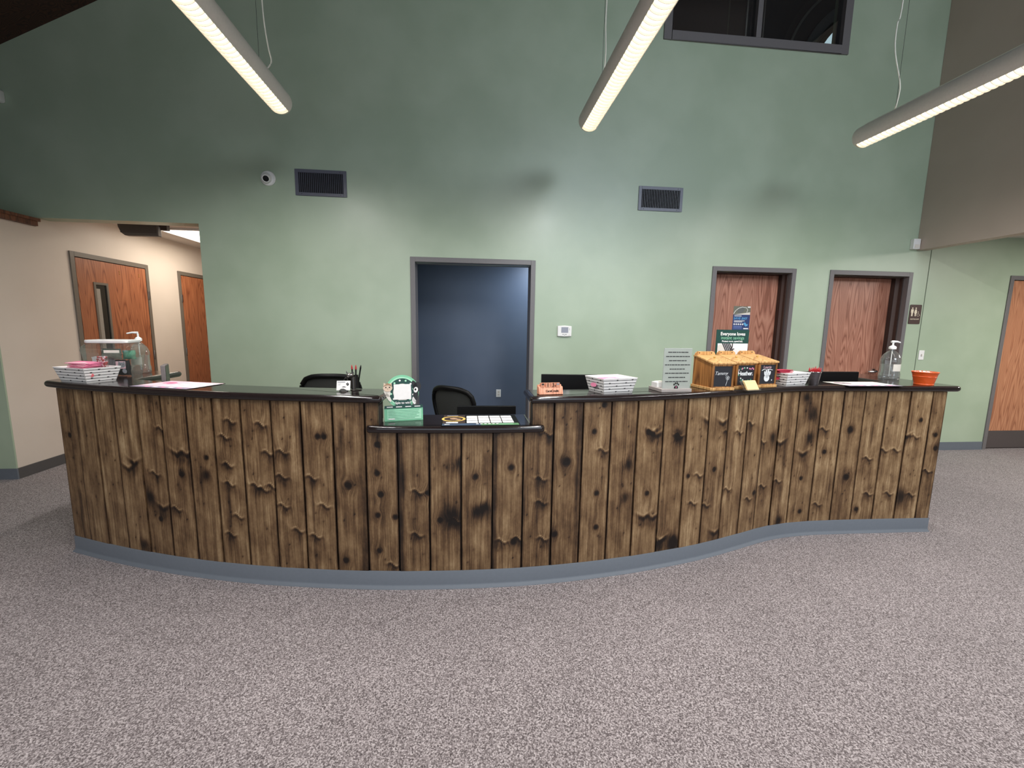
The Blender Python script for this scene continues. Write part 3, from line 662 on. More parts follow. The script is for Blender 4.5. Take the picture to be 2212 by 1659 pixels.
def top_mesh(outline, ztop, th=.04, r=.019, lip=.012):
    """countertop with a rounded nose all round; outline = widest line of the nose, counter-clockwise"""
    n=len(outline); loops=[]
    def inset(d):
        out=[]
        for i in range(n):
            a=Vector(outline[i-1]);b=Vector(outline[i]);c=Vector(outline[(i+1)%n])
            t1=(b-a).normalized();t2=(c-b).normalized(); n1=Vector((-t1.y,t1.x));n2=Vector((-t2.y,t2.x)); m=(n1+n2)
            m=m/max(m.length_squared,1e-6)*2.0 if m.length>1e-4 else n1
            m*= .5*2 if False else 1.0
            k=(n1+n2).normalized(); den=max(k.dot(n1),.35); out.append(b+k*(d/den))
        return out
    rows=[(r+lip,ztop)]
    for k in range(0,9):
        a=PI*k/8; rows.append((r-r*math.sin(a), ztop-th/2+ (th/2)*math.cos(a)))
    rows.append((r+lip,ztop-th))
    for d,z in rows: loops.append([(p.x,p.y,z) for p in inset(d)])
    vs=[p for l in loops for p in l]; fs=[]
    for j in range(len(loops)-1):
        for i in range(n): fs.append((j*n+i,(j+1)*n+i,(j+1)*n+(i+1)%n,j*n+(i+1)%n))
    fs.append(tuple(range(n))); fs.append(tuple(range((len(loops)-1)*n,len(loops)*n))[::-1])
    return MB().add(vs,fs)
def rc(cx,cy,r,a0,a1,n=6): return [(cx+r*math.cos(rad(a0+(a1-a0)*k/n)),cy+r*math.sin(rad(a0+(a1-a0)*k/n))) for k in range(n+1)]
NOSE=offset(FACE,.030); BACK=offset(FACE,-.245)
def span(P,x0,x1): return [p for p in P if x0<p[0]<x1]
# left high top: front curve (left to right), inner end, back curve, left arm
ext=[(-2.60,2.822)]
o1=rc(-2.545,2.885,.075,180,245,5)+span(NOSE,-2.50,-.50)+rc(-.482,yface(NOSE,-.49)+.02,.02,-80,0,3)+[(-.462,yface(BACK,-.49))]
o1+=span(BACK,-2.05,-.49)[::-1]+[(-2.15,2.94)]+rc(-2.22,3.37,.06,0,90,5)+rc(-2.56,3.37,.06,90,180,5)
o=top_mesh(o1,ZT).build('countertop',M_TOP,None,smooth=40)
tag(o,'dark glossy raised countertop on the left, holding the candy tub','countertop')
x0=3.53
o2=[(.322,yface(BACK,.345)),(.322,yface(NOSE,.345)+.02)]+rc(.342,yface(NOSE,.345)+.018,.02,180,260,3)+span(NOSE,.36,3.40)+rc(x0-.06,2.72,.065,-90,0,6)+[(x0,3.0)]+rc(x0-.05,3.55,.05,0,90,4)+rc(3.25,3.55,.05,90,180,4)+[(3.20,2.99)]+span(BACK,.36,3.12)[::-1]
o=top_mesh(o2,ZT).build('countertop',M_TOP,None,smooth=40)
tag(o,'dark glossy raised countertop on the right, ending beyond the orange bucket','countertop')
NL=offset(FACE,.030)
o3=rc(-.53,yface(NL,-.53)+.018,.02,180,262,3)+span(NL,-.52,.39)+rc(.39,yface(NL,.39)+.02,.02,-85,0,3)+[(.41,yface(FACE,.41)-.004)]+[(XHR-.004,yface(FACE,XHR)-.003),(XHR-.004,2.54)]+[(XHL+.004,2.54),(XHL+.004,yface(FACE,XHL)-.003),(-.55,yface(FACE,-.55)-.004)]
o=top_mesh(o3,ZLOW,r=.0115,lip=.0006).build('countertop',M_TOP,None,smooth=40)
tag(o,'low dark countertop in the middle of the desk, below the two raised ones','countertop')

# ------------------------------------------------------------------ pendant lights
def pendant(x, y_end, label, cord_pts, L=4.3):
    ZC=3.19; R=.088
    t = thing('linear_pendant_light', (x, y_end, ZC), label, 'pendant light', group=None)
    # grey shell: two curved sides joined over the top, open round the bottom
    def arcp(a0,a1,r,n=14): return [(r*math.sin(rad(a0+(a1-a0)*k/n)), -r*1.0*math.cos(rad(a0+(a1-a0)*k/n))) for k in range(n+1)]
    sh=MB()
    for sg in (1,-1):
        out=[(sg*px,pz) for px,pz in arcp(46,150,R)]; inn=[(sg*px,pz) for px,pz in arcp(46,150,R-.004)][::-1]
        sh.prism(out+inn,'y',-L,-.02)
    # closed rounded end
    prof=arcp(0,180,R,16); 
    n=10; vs=[];fs=[]; ring=[(px,pz) for px,pz in arcp(46,314,R,36)]; m=len(ring)
    for j in range(n+1):
        q=j/n; sc=math.cos(q*PI/2)**.6 if j<n else 0.0; 
        for px,pz in ring: vs.append((px*max(sc,.0),-.02+.055*math.sin(q*PI/2),pz*max(sc,.0)))
    for j in range(n):
        for i in range(m-1): fs.append((j*m+i,j*m+i+1,(j+1)*m+i+1,(j+1)*m+i))
    e=MB().add(vs,fs); e.build('end_cap', M_SHELL, t, smooth=60)
    sh.build('housing', M_SHELL, t, smooth=40)
    # curved bright diffuser inside the opening
    hw=R*math.sin(rad(46))-.003; zc=-R*math.cos(rad(46))
    d=MB(); o_=arcp(-45,45,R-.014,14); i_=arcp(-45,45,R-.018,14)[::-1]
    d.prism(o_+i_,'y',-L,-.014); d.build('diffuser', M_LENS, t)
    MB().box(-hw-.002,hw+.002,-L,-.013,zc+.022,zc+.026).build('uplight_blocker', M_SHELL, t)  # unseen plate added to stop the diffuser's light going up
    # curved cross blades of the louver below it, and its edges
    lv=MB(); ab=arcp(-46,46,R+.001,12)+arcp(-46,46,R-.0135,12)[::-1]; seg=arcp(-46,46,R+.001,14)
    yy=-.040
    while yy>-L:
        lv.prism(ab,'y',yy-.0022,yy); yy-=.040
    edge=[(px,pz) for px,pz in arcp(42,47,R+.001,3)]+[(px,pz) for px,pz in arcp(42,47,R-.003,3)][::-1]
    lv.prism(edge,'y',-L,-.014).prism([(-px,pz) for px,pz in edge],'y',-L,-.014)
    # rounded closing tip of the louver
    vs=[];fs=[];n=6;m=len(seg)
    for j in range(n+1):
        q=j/n; sc=math.cos(q*PI/2)**.6 if j<n else 0.0
        for px,pz in seg: vs.append((px*sc,-.02+.053*math.sin(q*PI/2),pz*sc))
    for j in range(n):
        for i in range(m-1): fs.append((j*m+i,j*m+i+1,(j+1)*m+i+1,(j+1)*m+i))
    lv.add(vs,fs); lv.build('louver', M_LOUV, t, smooth=30)
    # the lamp's own light, thrown down through the louver
    nl=11
    for k in range(nl):
        ld=bpy.data.lights.new('lamp_light','SPOT'); ld.energy=PEND_W; ld.color=PEND_C; ld.spot_size=rad(178); ld.spot_blend=0.85; ld.shadow_soft_size=0.0
        lo=bpy.data.objects.new('lamp_light',ld); COL.objects.link(lo); lo.parent=t; lo.location=(0,-.45-(L-.6)*k/(nl-1),-R-.012)
    MB().box(-.032,.032,-L,-.05,R*.70,R*.74).build('uplight_strip', M_UPL, t)
    # bright lip on the open top edges
    for sg in (1,-1):
        MB().box(sg*.040-.004,sg*.040+.004,-L,-.07,R*.86,R*.94).build('top_lip', M_CORD, t)
    # suspension: white power cord and thin steel cable up to the roof
    zroof = min(zr(x), zt-(x-RX)*0.504)
    b=MB(); pts=[Vector(p)-Vector((x,y_end,ZC)) for p in cord_pts]
    top=Vector((pts[0].x, pts[0].y, zroof-ZC-.002)); dense=[top, top.lerp(pts[0],.5)]+pts
    cm=[]
    for i in range(len(dense)-1):
        p0=dense[max(i-1,0)];p1=dense[i];p2=dense[i+1];p3=dense[min(i+2,len(dense)-1)]
        for k in range(6):
            q=k/6; cm.append(.5*((2*p1)+(-p0+p2)*q+(2*p0-5*p1+4*p2-p3)*q*q+(-p0+3*p1-3*p2+p3)*q**3))
    cm.append(dense[-1]); b.tube(cm,.0048,8).build('power_cord', M_CORD, t, smooth=60)
    yc=pts[-1].y
    MB().cyl((0,yc-.015,R*.6),(0,yc-.015,zroof-ZC-.002),.0013,n=6).build('steel_cable', M_DGREY, t)
    MB().cyl((0,yc-.015,R*.5),(0,yc-.015,R*1.15),.009,n=10).build('cable_fitting', M_STEEL, t)
    MB().cyl((0,-L+.5,R*.6),(0,-L+.5,zroof-ZC-.002),.0013,n=6).build('steel_cable', M_DGREY, t)
    MB().cyl((0,yc,zroof-ZC-.03),(0,yc,zroof-ZC+.03),.055,n=24).build('ceiling_rose', M_WHITE, t)
    return t
pendant(-1.487, 3.76, 'glowing linear pendant light hanging over the left end of the desk', [(-1.46,3.46,3.85),(-1.455,3.46,3.60),(-1.435,3.46,3.42),(-1.415,3.45,3.32),(-1.445,3.44,3.262)])
pendant(0.985, 3.73, 'glowing linear pendant light hanging over the middle, right of the central opening', [(1.005,3.40,4.1),(1.0,3.40,3.75),(1.01,3.40,3.52),(.998,3.40,3.36),(.975,3.40,3.268)])
pendant(3.47, 3.71, 'glowing linear pendant light over the right end, reaching out of the picture', [(3.44,3.44,4.15),(3.415,3.44,3.93),(3.425,3.44,3.74),(3.50,3.44,3.52),(3.51,3.44,3.42),(3.475,3.43,3.27)])

# ------------------------------------------------------------------ things fixed to the walls
t = thing('security_camera',(-2.005,YB-.001,2.897),'round white dome security camera on the green wall','security camera')
MY=Matrix.Rotation(rad(90),4,'X')
MB().lathe([(.001,0),(.070,0),(.072,.012),(.064,.022),(.0,.022)],28,M=MY).build('mounting_ring',M_WHITE,t,smooth=40)
tilt=Matrix.Translation((-.008,-.030,-.006))@Matrix.Rotation(rad(18),4,'Z')@Matrix.Rotation(rad(20),4,'X')
MB().ball((0,0,0),.050,24,M=tilt).build('ball_housing',M_WHITE,t,smooth=60)
MB().lathe([(.034,.030),(.037,.046),(.034,.052),(.028,.050),(.026,.044)],28,M=tilt@MY,cap=False).build('lens_collar',M_WHITE,t,smooth=40)
MB().lathe([(.0,.050),(.029,.047),(.030,.043),(.0,.040)],28,M=tilt@MY).build('lens',M_BLACK,t,smooth=40)

def vent(x,z,label,m):
    t = thing('air_vent',(x,YB,z),label,'air vent',group=None); w,h=.25,.125
    f=MB(); f.box(-w,-w+.034,-.012,-.0005,-h,h).box(w-.034,w,-.012,-.0005,-h,h).box(-w+.034,w-.034,-.012,-.0005,-h,-h+.03).box(-w+.034,w-.034,-.012,-.0005,h-.03,h)
    f.build('frame',m,t,bevel=.0015)
    MB().box(-w+.034,w-.034,-.0025,-.0008,-h+.03,h-.03).build('duct_opening',M_VOID,t)
    g=MB(); n=23
    for k in range(n):
        cx=-w+.034+.012+(2*w-.068-.024)*k/(n-1)
        g.add([(cx-.0022,-.011,-h+.03),(cx+.0012,-.0115,-h+.03),(cx+.0036,-.003,-h+.03),(cx+.0006,-.003,-h+.03),(cx-.0022,-.011,h-.03),(cx+.0012,-.0115,h-.03),(cx+.0036,-.003,h-.03),(cx+.0006,-.003,h-.03)],[(0,3,2,1),(4,5,6,7),(0,1,5,4),(1,2,6,5),(2,3,7,6),(3,0,4,7)])
    g.build('grille',m,t)
    for sx,sz in ((-1,-1),(1,-1),(1,1)): MB().cyl((sx*(w-.06),-.0135,sz*(h-.015)),(sx*(w-.06),-.0118,sz*(h-.015)),.004,n=10).build('screw',M_DGREY,t)
vent(-1.50,2.875,'slate grey air vent beside the dome camera',M_VENT)
vent(2.068,2.878,'lighter grey air vent below the high interior window',mat('light_slate_enamel',(122,126,138),.4))

t = thing('thermostat',(1.045,YB,1.432),'white wall thermostat with a small grey screen','thermostat')
MB().prism([(-.079,-.058),(.0,-.062),(.079,-.058),(.079,.056),(.0,.062),(-.079,.056)],'y',-.026,-.0005).build('body',M_WHITE,t,bevel=.006)
MB().box(-.038,.040,-.0285,-.0262,-.018,.043).build('screen',M_LCD,t,bevel=.001)
for k,x in enumerate((-.022,-.010,.008,.019)): MB().box(x-.004,x+.005,-.0272,-.0262,-.039,-.034).build('button_mark',M_DGREY,t)
MB().box(-.003,.004,-.0272,-.0262,-.048,-.044).build('button_mark',M_BLACK,t)
for z in (.026,.015): MB().box(.052,.056,-.0272,-.0262,z-.004,z+.004).build('button_mark',M_DGREY,t)
MB().cyl((.052,-.0285,-.042),(.052,-.026,-.042),.006,n=12).build('button',M_OFFW,t)

def rrect(x0,x1,z0,z1,r,n=4):
    out=[]
    for cx,cz,a in ((x1-r,z1-r,0),(x0+r,z1-r,90),(x0+r,z0+r,180),(x1-r,z0+r,270)): out+=rc(cx,cz,r,a,a+90,n)
    return out
t = thing('restroom_sign',(5.347,YB,1.695),'brown restroom sign with two ivory figures and a wheelchair symbol','sign')
MB().prism(rrect(-.077,.077,-.115,.115,.012),'y',-.006,-.0005).build('sign_plate',M_SIGNBR,t)
def fig(x,dress):
    m=MB(); m.disc((x,.073),.0085,.0085,-.009,-.0062)
    if dress: m.prism([(x-.009,.060),(x+.009,.060),(x+.019,.018),(x+.014,.015),(x+.009,.034),(x+.013,.004),(x+.008,.004),(x+.008,-.022),(x+.0015,-.022),(x+.0015,.004),(x-.0015,.004),(x-.0015,-.022),(x-.008,-.022),(x-.008,.004),(x-.013,.004),(x-.009,.034),(x-.014,.015),(x-.019,.018)],'y',-.009,-.0062)
    else: m.prism([(x-.014,.060),(x+.014,.060),(x+.0165,.055),(x+.0165,.020),(x+.012,.020),(x+.0105,.048),(x+.0095,-.022),(x+.0018,-.022),(x+.0012,.012),(x-.0012,.012),(x-.0018,-.022),(x-.0095,-.022),(x-.0105,.048),(x-.012,.020),(x-.0165,.020),(x-.0165,.055)],'y',-.009,-.0062)
    return m.build('figure_symbol',M_SIGNIV,t)
fig(-.046,False);fig(.0,True)
m=MB(); m.tube([(.038+.016*math.cos(rad(a)),-.0075,-.008+.014*math.sin(rad(a))) for a in range(70,340,18)],.0018,6)
m.tube([(.036,-.0075,.026),(.036,-.0075,.006),(.050,-.0075,.005),(.058,-.0075,-.016),(.063,-.0075,-.014)],.002,6).disc((.036,.031),.0045,.0045,-.009,-.0062)
m.build('wheelchair_symbol',M_SIGNIV,t)
lettering('RESTROOM',.022,M_SIGNIV,t,(.0,-.0062,-.058),ext=.001)
MB().box(-.038,.038,-.0072,-.0062,-.084,-.0815).build('braille_row',M_SIGNBR,t)

t = thing('light_switch',(5.512,YB,1.205),'white light switch plate right of the restroom sign','light switch')
MB().box(-.036,.036,-.006,-.0005,-.058,.058).build('switch_plate',M_WHITE,t,bevel=.003)
MB().box(-.005,.005,-.016,-.006,-.012,.006).build('toggle',M_OFFW,t,bevel=.001)
MB().box(-.008,.008,-.0068,-.006,-.015,.012).build('toggle_slot',M_GREYP,t)
t = thing('wall_outlet',(.43,6.299,.47),'white power outlet on the blue corridor wall','power outlet')
MB().box(-.036,.036,-.006,-.0005,-.058,.058).build('outlet_plate',M_WHITE,t,bevel=.003)
for z in (.020,-.020): 
    o=MB().prism(rrect(-.016,.016,z-.014,z+.014,.008),'y',-.0085,-.006).build('socket',M_OFFW,t)
    MB().box(-.007,-.005,-.0092,-.0086,z-.003,z+.006).box(.005,.007,-.0092,-.0086,z-.003,z+.005).disc((0,z-.008),.002,.002,-.0092,-.0086,8).build('slot',M_DGREY,o)
t = thing('motion_sensor',(5.195,YB,2.505),'small white motion sensor in the corner beside the taupe drop wall','motion sensor')
MB().prism([(-.04,-.0005),(.047,-.0005),(.047,-.045),(.03,-.052),(-.04,-.045)],'z',-.058,.058).build('body',M_WHITE,t,bevel=.004)
MB().prism([(-.025,-.047),(.028,-.0535),(.028,-.056),(-.025,-.049)],'z',-.045,-.008).build('lens_window',M_OFFW,t)
MB().box(-.01,.01,-.054,-.048,.005,.025).build('lens_window',M_PAPER,t)

t = thing('wall_fixture',(-4.335,YB,3.50),'small white fixture on the green wall at the left edge of the picture','wall fixture')
MB().prism(rrect(-.05,.05,-.055,.055,.02),'y',-.05,-.0005).build('casing',M_WHITE,t,bevel=.006); MB().cyl((0,-.058,0),(0,-.0505,0),.03,n=18).build('lens_window',M_OFFW,t)

# flyer taped on the oak door
t = thing('flyer',(3.263,YB+.1995,1.617),'blue and photo flyer taped to the oak door above the green poster','flyer',rz=rad(0))
MB().box(-.108,.108,-.001,-.0002,-.142,.04).build('blue_panel',M_NAVY,t)
MB().box(-.108,.108,-.001,-.0002,.0401,.142).build('photo_panel',mat('grey_green_photo',(112,114,100),.6,bump=(40,.2)),t)
m=MB(); m.tube([(-.105+.0+.0,-.0018,.05),(-.085,-.0018,.085),(-.05,-.0018,.115),(.0,-.0018,.132),(.05,-.0018,.125),(.072,-.0018,.10),(.062,-.0018,.07)],.0035,6)
m.build('pale_outline',M_PAPER,t)
MB().disc((-.012,.092),.05,.030,-.0016,-.001,24,.5).build('animal_shape',mat('grey_photo_shape',(104,106,104),.7,bump=(60,.4)),t)
MB().prism([(-.1,.041),(.106,.041),(.106,.072),(.03,.060),(-.04,.050)],'y',-.0014,-.001).build('pale_cloth_area',M_OFFW,t)
MB().box(.07,.106,-.0016,-.001,.125,.14).build('pale_corner',M_PAPER,t)
lettering('SAVE $60!',.040,M_SKY,t,(-.015,-.0012,-.004),shear=.25,bold=.0006)
MB().box(-.092,.0,-.0014,-.001,.022,.030).build('text_line',M_PAPER,t)
for z,x1 in ((-.032,.045),(-.045,.015)): MB().box(-.092,x1,-.0014,-.001,z-.004,z+.003).build('text_line',M_PAPER,t)
for k in range(5): MB().disc((-.086+k*.027,-.073),.010,.010,-.0014,-.001,14).build('round_icon',M_PAPER,t)
for z in (-.095,-.104,-.113,-.128): MB().box(-.095,.015,-.0013,-.001,z-.002,z+.002).build('text_line',mat('pale_blue_print',(120,140,196),.6),t)
MB().prism([(.03,-.06),(.05,-.05),(.075,-.075),(.09,-.068),(.085,-.09),(.06,-.10),(.045,-.082)],'y',-.0013,-.001).build('bird_outline',M_SKY,t)
MB().box(.035,.098,-.0014,-.001,-.132,-.118).build('white_mark',M_PAPER,t)

# ------------------------------------------------------------------ things on the countertops
def bones(parent, w, d, fl, h, rows, face):
    """black printed rules and small bow marks on one flared side (front or left)"""
    m=MB(); rnd=random.Random(rows*7+len(face))
    for k in range(rows):
        z=h*(k+.45)/rows*.98; 
        def P(u,zz,e=.0008):
            f=zz/h; half=(w/2+fl*f) if face=='front' else (d/2+fl*f)
            out=(d/2+fl*f) if face=='front' else (w/2+fl*f)
            return (u*half,-out-e,zz) if face=='front' else (-out-e,-u*half,zz) if face=='left' else (out+e,u*half,zz)
        def strip(u0,u1,z0,z1):
            a,b,c,q=P(u0,z0),P(u1,z0),P(u1,z1),P(u0,z1); a2,b2,c2,q2=P(u0,z0,0.0001),P(u1,z0,0.0001),P(u1,z1,0.0001),P(u0,z1,0.0001)
            m.add([a,b,c,q,a2,b2,c2,q2],[(0,1,2,3),(7,6,5,4),(0,4,5,1),(1,5,6,2),(2,6,7,3),(3,7,4,0)])
        strip(-.985,.985,z-.0013,z+.0013)
        if k<rows:
            for u in ([-.62,.38] if k%2 else [-.18,.72]):
                s=.045 if face=='front' else .06
                strip(u-s,u-s*.2,z+.0005,z+.0046); strip(u+s*.2,u+s,z+.0005,z+.0046); strip(u-s*.35,u+s*.35,z-.0028,z+.0020)
    return m.build('printed_pattern',M_BLACK,parent)
def tray(loc,rz,w,d,h,fl,label):
    t=thing('gift_tray',loc,label,'gift tray',rz=rz)
    m=MB(); th=.0025
    m.frustum((w/2,d/2),(w/2+fl,d/2+fl),.0,h); 
    # hollow: outer walls as four slanted panels plus floor
    m=MB(); 
    m.box(-w/2,w/2,-d/2,d/2,0,.002)
    def panel(a,b,c,q,off):
        vs=[Vector(p) for p in (a,b,c,q)]; o=Vector(off); m.add(vs+[p+o for p in vs],[(0,1,2,3),(7,6,5,4),(0,4,5,1),(1,5,6,2),(2,6,7,3),(3,7,4,0)])
    W0,D0,W1,D1=w/2,d/2,w/2+fl,d/2+fl
    panel((-W0,-D0,0),(W0,-D0,0),(W1,-D1,h),(-W1,-D1,h),(0,th,0)); panel((-W0,D0,0),(W0,D0,0),(W1,D1,h),(-W1,D1,h),(0,-th,0))
    panel((-W0,-D0,0),(-W0,D0,0),(-W1,D1,h),(-W1,-D1,h),(th,0,0)); panel((W0,-D0,0),(W0,D0,0),(W1,D1,h),(W1,-D1,h),(-th,0,0))
    m.build('tray_box',M_PAPER,t)
    bones(t,w,d,fl,h,5,'front'); bones(t,w,d,fl,h,5,'left' if rz>0 else 'right')
    f=(h-.004)/h
    MB().tube([(-W1,-D1,h),(W1,-D1,h),(W1,D1,h),(-W1,D1,h),(-W1,-D1,h)],.0012,5).build('rim',M_PAPER,t)
    MB().box(-W1+.012,W1-.012,-D1+.012,D1-.012,h*.70,h*.74).build('tray_filling',M_LPINK,t)
    return t
def envelopes(parent_loc,rz,n,m,label,cat,w=.10,d=.07,dz=.006,tilt=.0,grp=None,name='envelope'):
    for k in range(n):
        o=thing(name,(parent_loc[0]+random.uniform(-.008,.008),parent_loc[1]+random.uniform(-.006,.006),parent_loc[2]+k*dz),label,cat,rz=rz+random.uniform(-.12,.12),group=grp)
        o.rotation_euler.x=tilt
        MB().box(-w/2,w/2,-d/2,d/2,0,.003).build('paper_sleeve',m,o)
        MB().prism([(-w/2,-d/2),(w/2,-d/2),(0,.0)],'z',.0031,.0038).build('flap',M_LPINK if m is M_PINK else m,o)
T1=(-2.345,2.835,ZT+.0005); R1=rad(-22)
tray(T1,R1,.225,.150,.088,.022,'black and white patterned gift tray at the left end of the desk')
envelopes((-2.355,2.835,ZT+.074),R1,6,M_PINK,'pink striped envelope in the patterned tray at the left end','envelope',w=.19,d=.085,dz=.0075,tilt=.06,grp='pink envelopes in the left tray')
o=thing('heart_candy_pouch',(-2.262,2.835,ZT+.078),'clear pouch of red and white heart candies leaning in the left tray','candy pouch',rz=R1)
m=MB(); rr=random.Random(5)
for k in range(46):
    m.ball((rr.uniform(-.035,.035),rr.uniform(-.008,.008),rr.uniform(.0,.07)),rr.uniform(.004,.007),8)
m.build('red_candies',M_RED,o,smooth=60)
m=MB()
for k in range(30): m.ball((rr.uniform(-.037,.037),rr.uniform(-.010,.008),rr.uniform(.0,.072)),rr.uniform(.003,.006),8)
m.build('white_candies',M_LPINK,o,smooth=60)
MB().box(-.04,.042,-.014,.012,-.002,.076).build('pouch_film',M_CLEAR,o)
o=MB().disc((0,0),.042,.013,-.0012,-.0002,24).build('oval_sticker',mat('heart_print',(214,96,104),.5,bump=(120,.5)))
tag(o,'oval red heart print sticker on the front of the left tray','sticker'); o.location=(-2.338+.07,2.835-.083*0.93-.010,ZT+.045); o.rotation_euler=(rad(-13),0,R1)

T2=(.835,2.425,ZT+.0005); R2=rad(17)
tray(T2,R2,.200,.150,.087,.020,'black and white patterned gift tray in front of the right monitor')
envelopes((.83,2.42,ZT+.071),R2,2,M_PINK,'pink envelope lying in the patterned tray beside the date block','envelope',w=.12,d=.07,grp='pink envelopes in the middle tray')
o=MB().disc((0,0),.030,.012,-.0012,-.0002,20).build('oval_sticker',M_PINK); tag(o,'oval pink sticker on the left side of the tray beside the date block','sticker')
o.location=(.835-.113*math.cos(R2)-.006,2.425-.113*math.sin(R2),ZT+.044); o.rotation_euler=(rad(-12),0,R2-rad(90))
T3=(2.225,2.765,ZT+.0005); R3=rad(17)
tray(T3,R3,.200,.150,.087,.020,'black and white patterned gift tray between the wooden boxes and the pen cup')
envelopes((2.165,2.745,ZT+.084),R3,4,M_CRIM,'crimson envelope lying in the tray beside the pen cup','envelope',w=.14,d=.08,tilt=-.03,grp='crimson envelopes in the right tray')
o=MB().disc((0,0),.022,.011,-.0012,-.0002,20).build('oval_sticker',M_CRIM); tag(o,'oval crimson sticker on the left side of the tray beside the pen cup','sticker')
o.location=(2.225-.113*math.cos(R3)+.0,2.765-.113*math.sin(R3)-.02,ZT+.048); o.rotation_euler=(rad(-12),0,R3-rad(90))

# candy tub with white lid
t=thing('treat_tub',(-2.40,3.115,ZT+.0005),'clear plastic tub with a white lid full of treat bags','storage tub',rz=rad(8))
w_=.145;d_=.095
def rbox(w,d,z,r=.03): return [(x,y,z) for x,y in rrect(-w,w,-d,d,r,4)]
def loft(rings):
    n=len(rings[0]); vs=[p for r in rings for p in r]; fs=[]
    for j in range(len(rings)-1):
        for i in range(n): fs.append((j*n+i,j*n+(i+1)%n,(j+1)*n+(i+1)%n,(j+1)*n+i))
    fs.append(tuple(range(n))[::-1]); fs.append(tuple(range((len(rings)-1)*n,len(rings)*n))); return MB().add(vs,fs)
loft([rbox(.118,.080,0),rbox(.122,.084,.02),rbox(.140,.098,.15),rbox(.146,.10,.175),rbox(.140,.096,.20),rbox(.118,.078,.222)]).build('tub',M_CLEAR,t,smooth=40)
loft([rbox(.122,.082,.223),rbox(.124,.084,.226),rbox(.124,.084,.240),rbox(.120,.080,.243)]).build('lid',M_WHITE,t,smooth=40)
MB().box(.0,.085,-.1035,-.1015,.160,.178).build('paper_label',M_OFFW,t)
def treat(loc,rz,sz,m,label,photo=None,tx=0):
    o=thing('treat_bag',loc,label,'treat bag',rz=rz,group=None); a,b,c=sz; rr=random.Random(int(loc[0]*1000)+int(loc[2]*777))
    vs=[];n=9;mm=7
    for j in range(mm+1):
        for i in range(n+1):
            u=i/n*2-1;v=j/mm; bulge=b*(1-u**4)*(math.sin(PI*min(max(v,.04),.96))**.6)
            vs.append((u*a+rr.uniform(-.003,.003),-bulge+rr.uniform(-.003,.003),v*c+rr.uniform(-.003,.003)))
    k=len(vs); vs+=[(x,-y,z) for x,y,z in vs]; fs=[]
    for j in range(mm):
        for i in range(n):
            q=j*(n+1)+i; fs.append((q,q+1,q+n+2,q+n+1)); fs.append((k+q,k+q+n+1,k+q+n+2,k+q+1))
    for i in range(n): fs.append((i,k+i,k+i+1,i+1)); z0=mm*(n+1); fs.append((z0+i,z0+i+1,k+z0+i+1,k+z0+i))
    for j in range(mm):
        q=j*(n+1); fs.append((q,q+n+1,k+q+n+1,k+q)); q=j*(n+1)+n; fs.append((q,k+q,k+q+n+1,q+n+1))
    MB().add(vs,fs).build('wrapper',m,o,smooth=50); return o
def catface(parent,c,s,m,y,ears=True,eyes=True):
    """small generic printed cat head"""
    h=MB().disc(c,s,s*.85,y-.0012,y,24)
    for e in (-1,1): h.prism([(c[0]+e*s*.92,c[1]+s*.15),(c[0]+e*s*.80,c[1]+s*1.15),(c[0]+e*s*.22,c[1]+s*.72)],'y',y-.0012,y)
    o=h.build('animal_face',m,parent)
    for e in (-1,1): MB().disc((c[0]+e*s*.38,c[1]+s*.08),s*.13,s*.15,y-.0018,y-.0012,12).build('eye',M_BLACK,o)
    MB().prism([(c[0]-s*.12,c[1]-s*.18),(c[0]+s*.12,c[1]-s*.18),(c[0],c[1]-s*.34)],'y',y-.0018,y-.0012).build('nose',M_DGREY,o)
    return o
TX,TY=-2.40,3.115
bags=[((TX-.078,TY-.03,ZT+.01),(.036,.012,.12),M_WHITE,'white and grey treat bag at the left inside the clear tub'),
((TX-.02,TY+.005,ZT+.112),(.055,.020,.070),mat('sage_foil',(120,136,118),.35,bump=(50,.8)),'grey green foil treat bag on top inside the clear tub'),
((TX+.0,TY-.045,ZT+.01),(.032,.012,.10),mat('grey_black_print',(92,88,92),.5,bump=(40,.6)),'grey printed treat bag in the middle of the clear tub'),
((TX+.085,TY+.01,ZT+.112),(.036,.020,.060),M_TISSUE,'teal green treat bag at the upper right inside the clear tub'),
((TX+.078,TY-.035,ZT+.008),(.036,.014,.10),M_BLACK,'black treat bag with a kitten photo inside the clear tub'),
((TX-.03,TY+.04,ZT+.01),(.06,.016,.095),mat('maroon_foil',(84,40,44),.4,bump=(50,.8)),'dark maroon treat bag at the back of the clear tub')]
for i,(l,s,m,lab) in enumerate(bags):
    o=treat(l,rad(8)+random.uniform(-.1,.1),s,m,lab)
    if i==4:
        MB().box(-.034,.020,-.0215,-.0195,.045,.094).build('photo_print',M_LPINK,o); catface(o,(.0,.070),.021,M_FUR,-.0216)
        MB().disc((.012,.028),.012,.016,-.0215,-.0195,16,.3).build('paw_print',M_FUR,o)

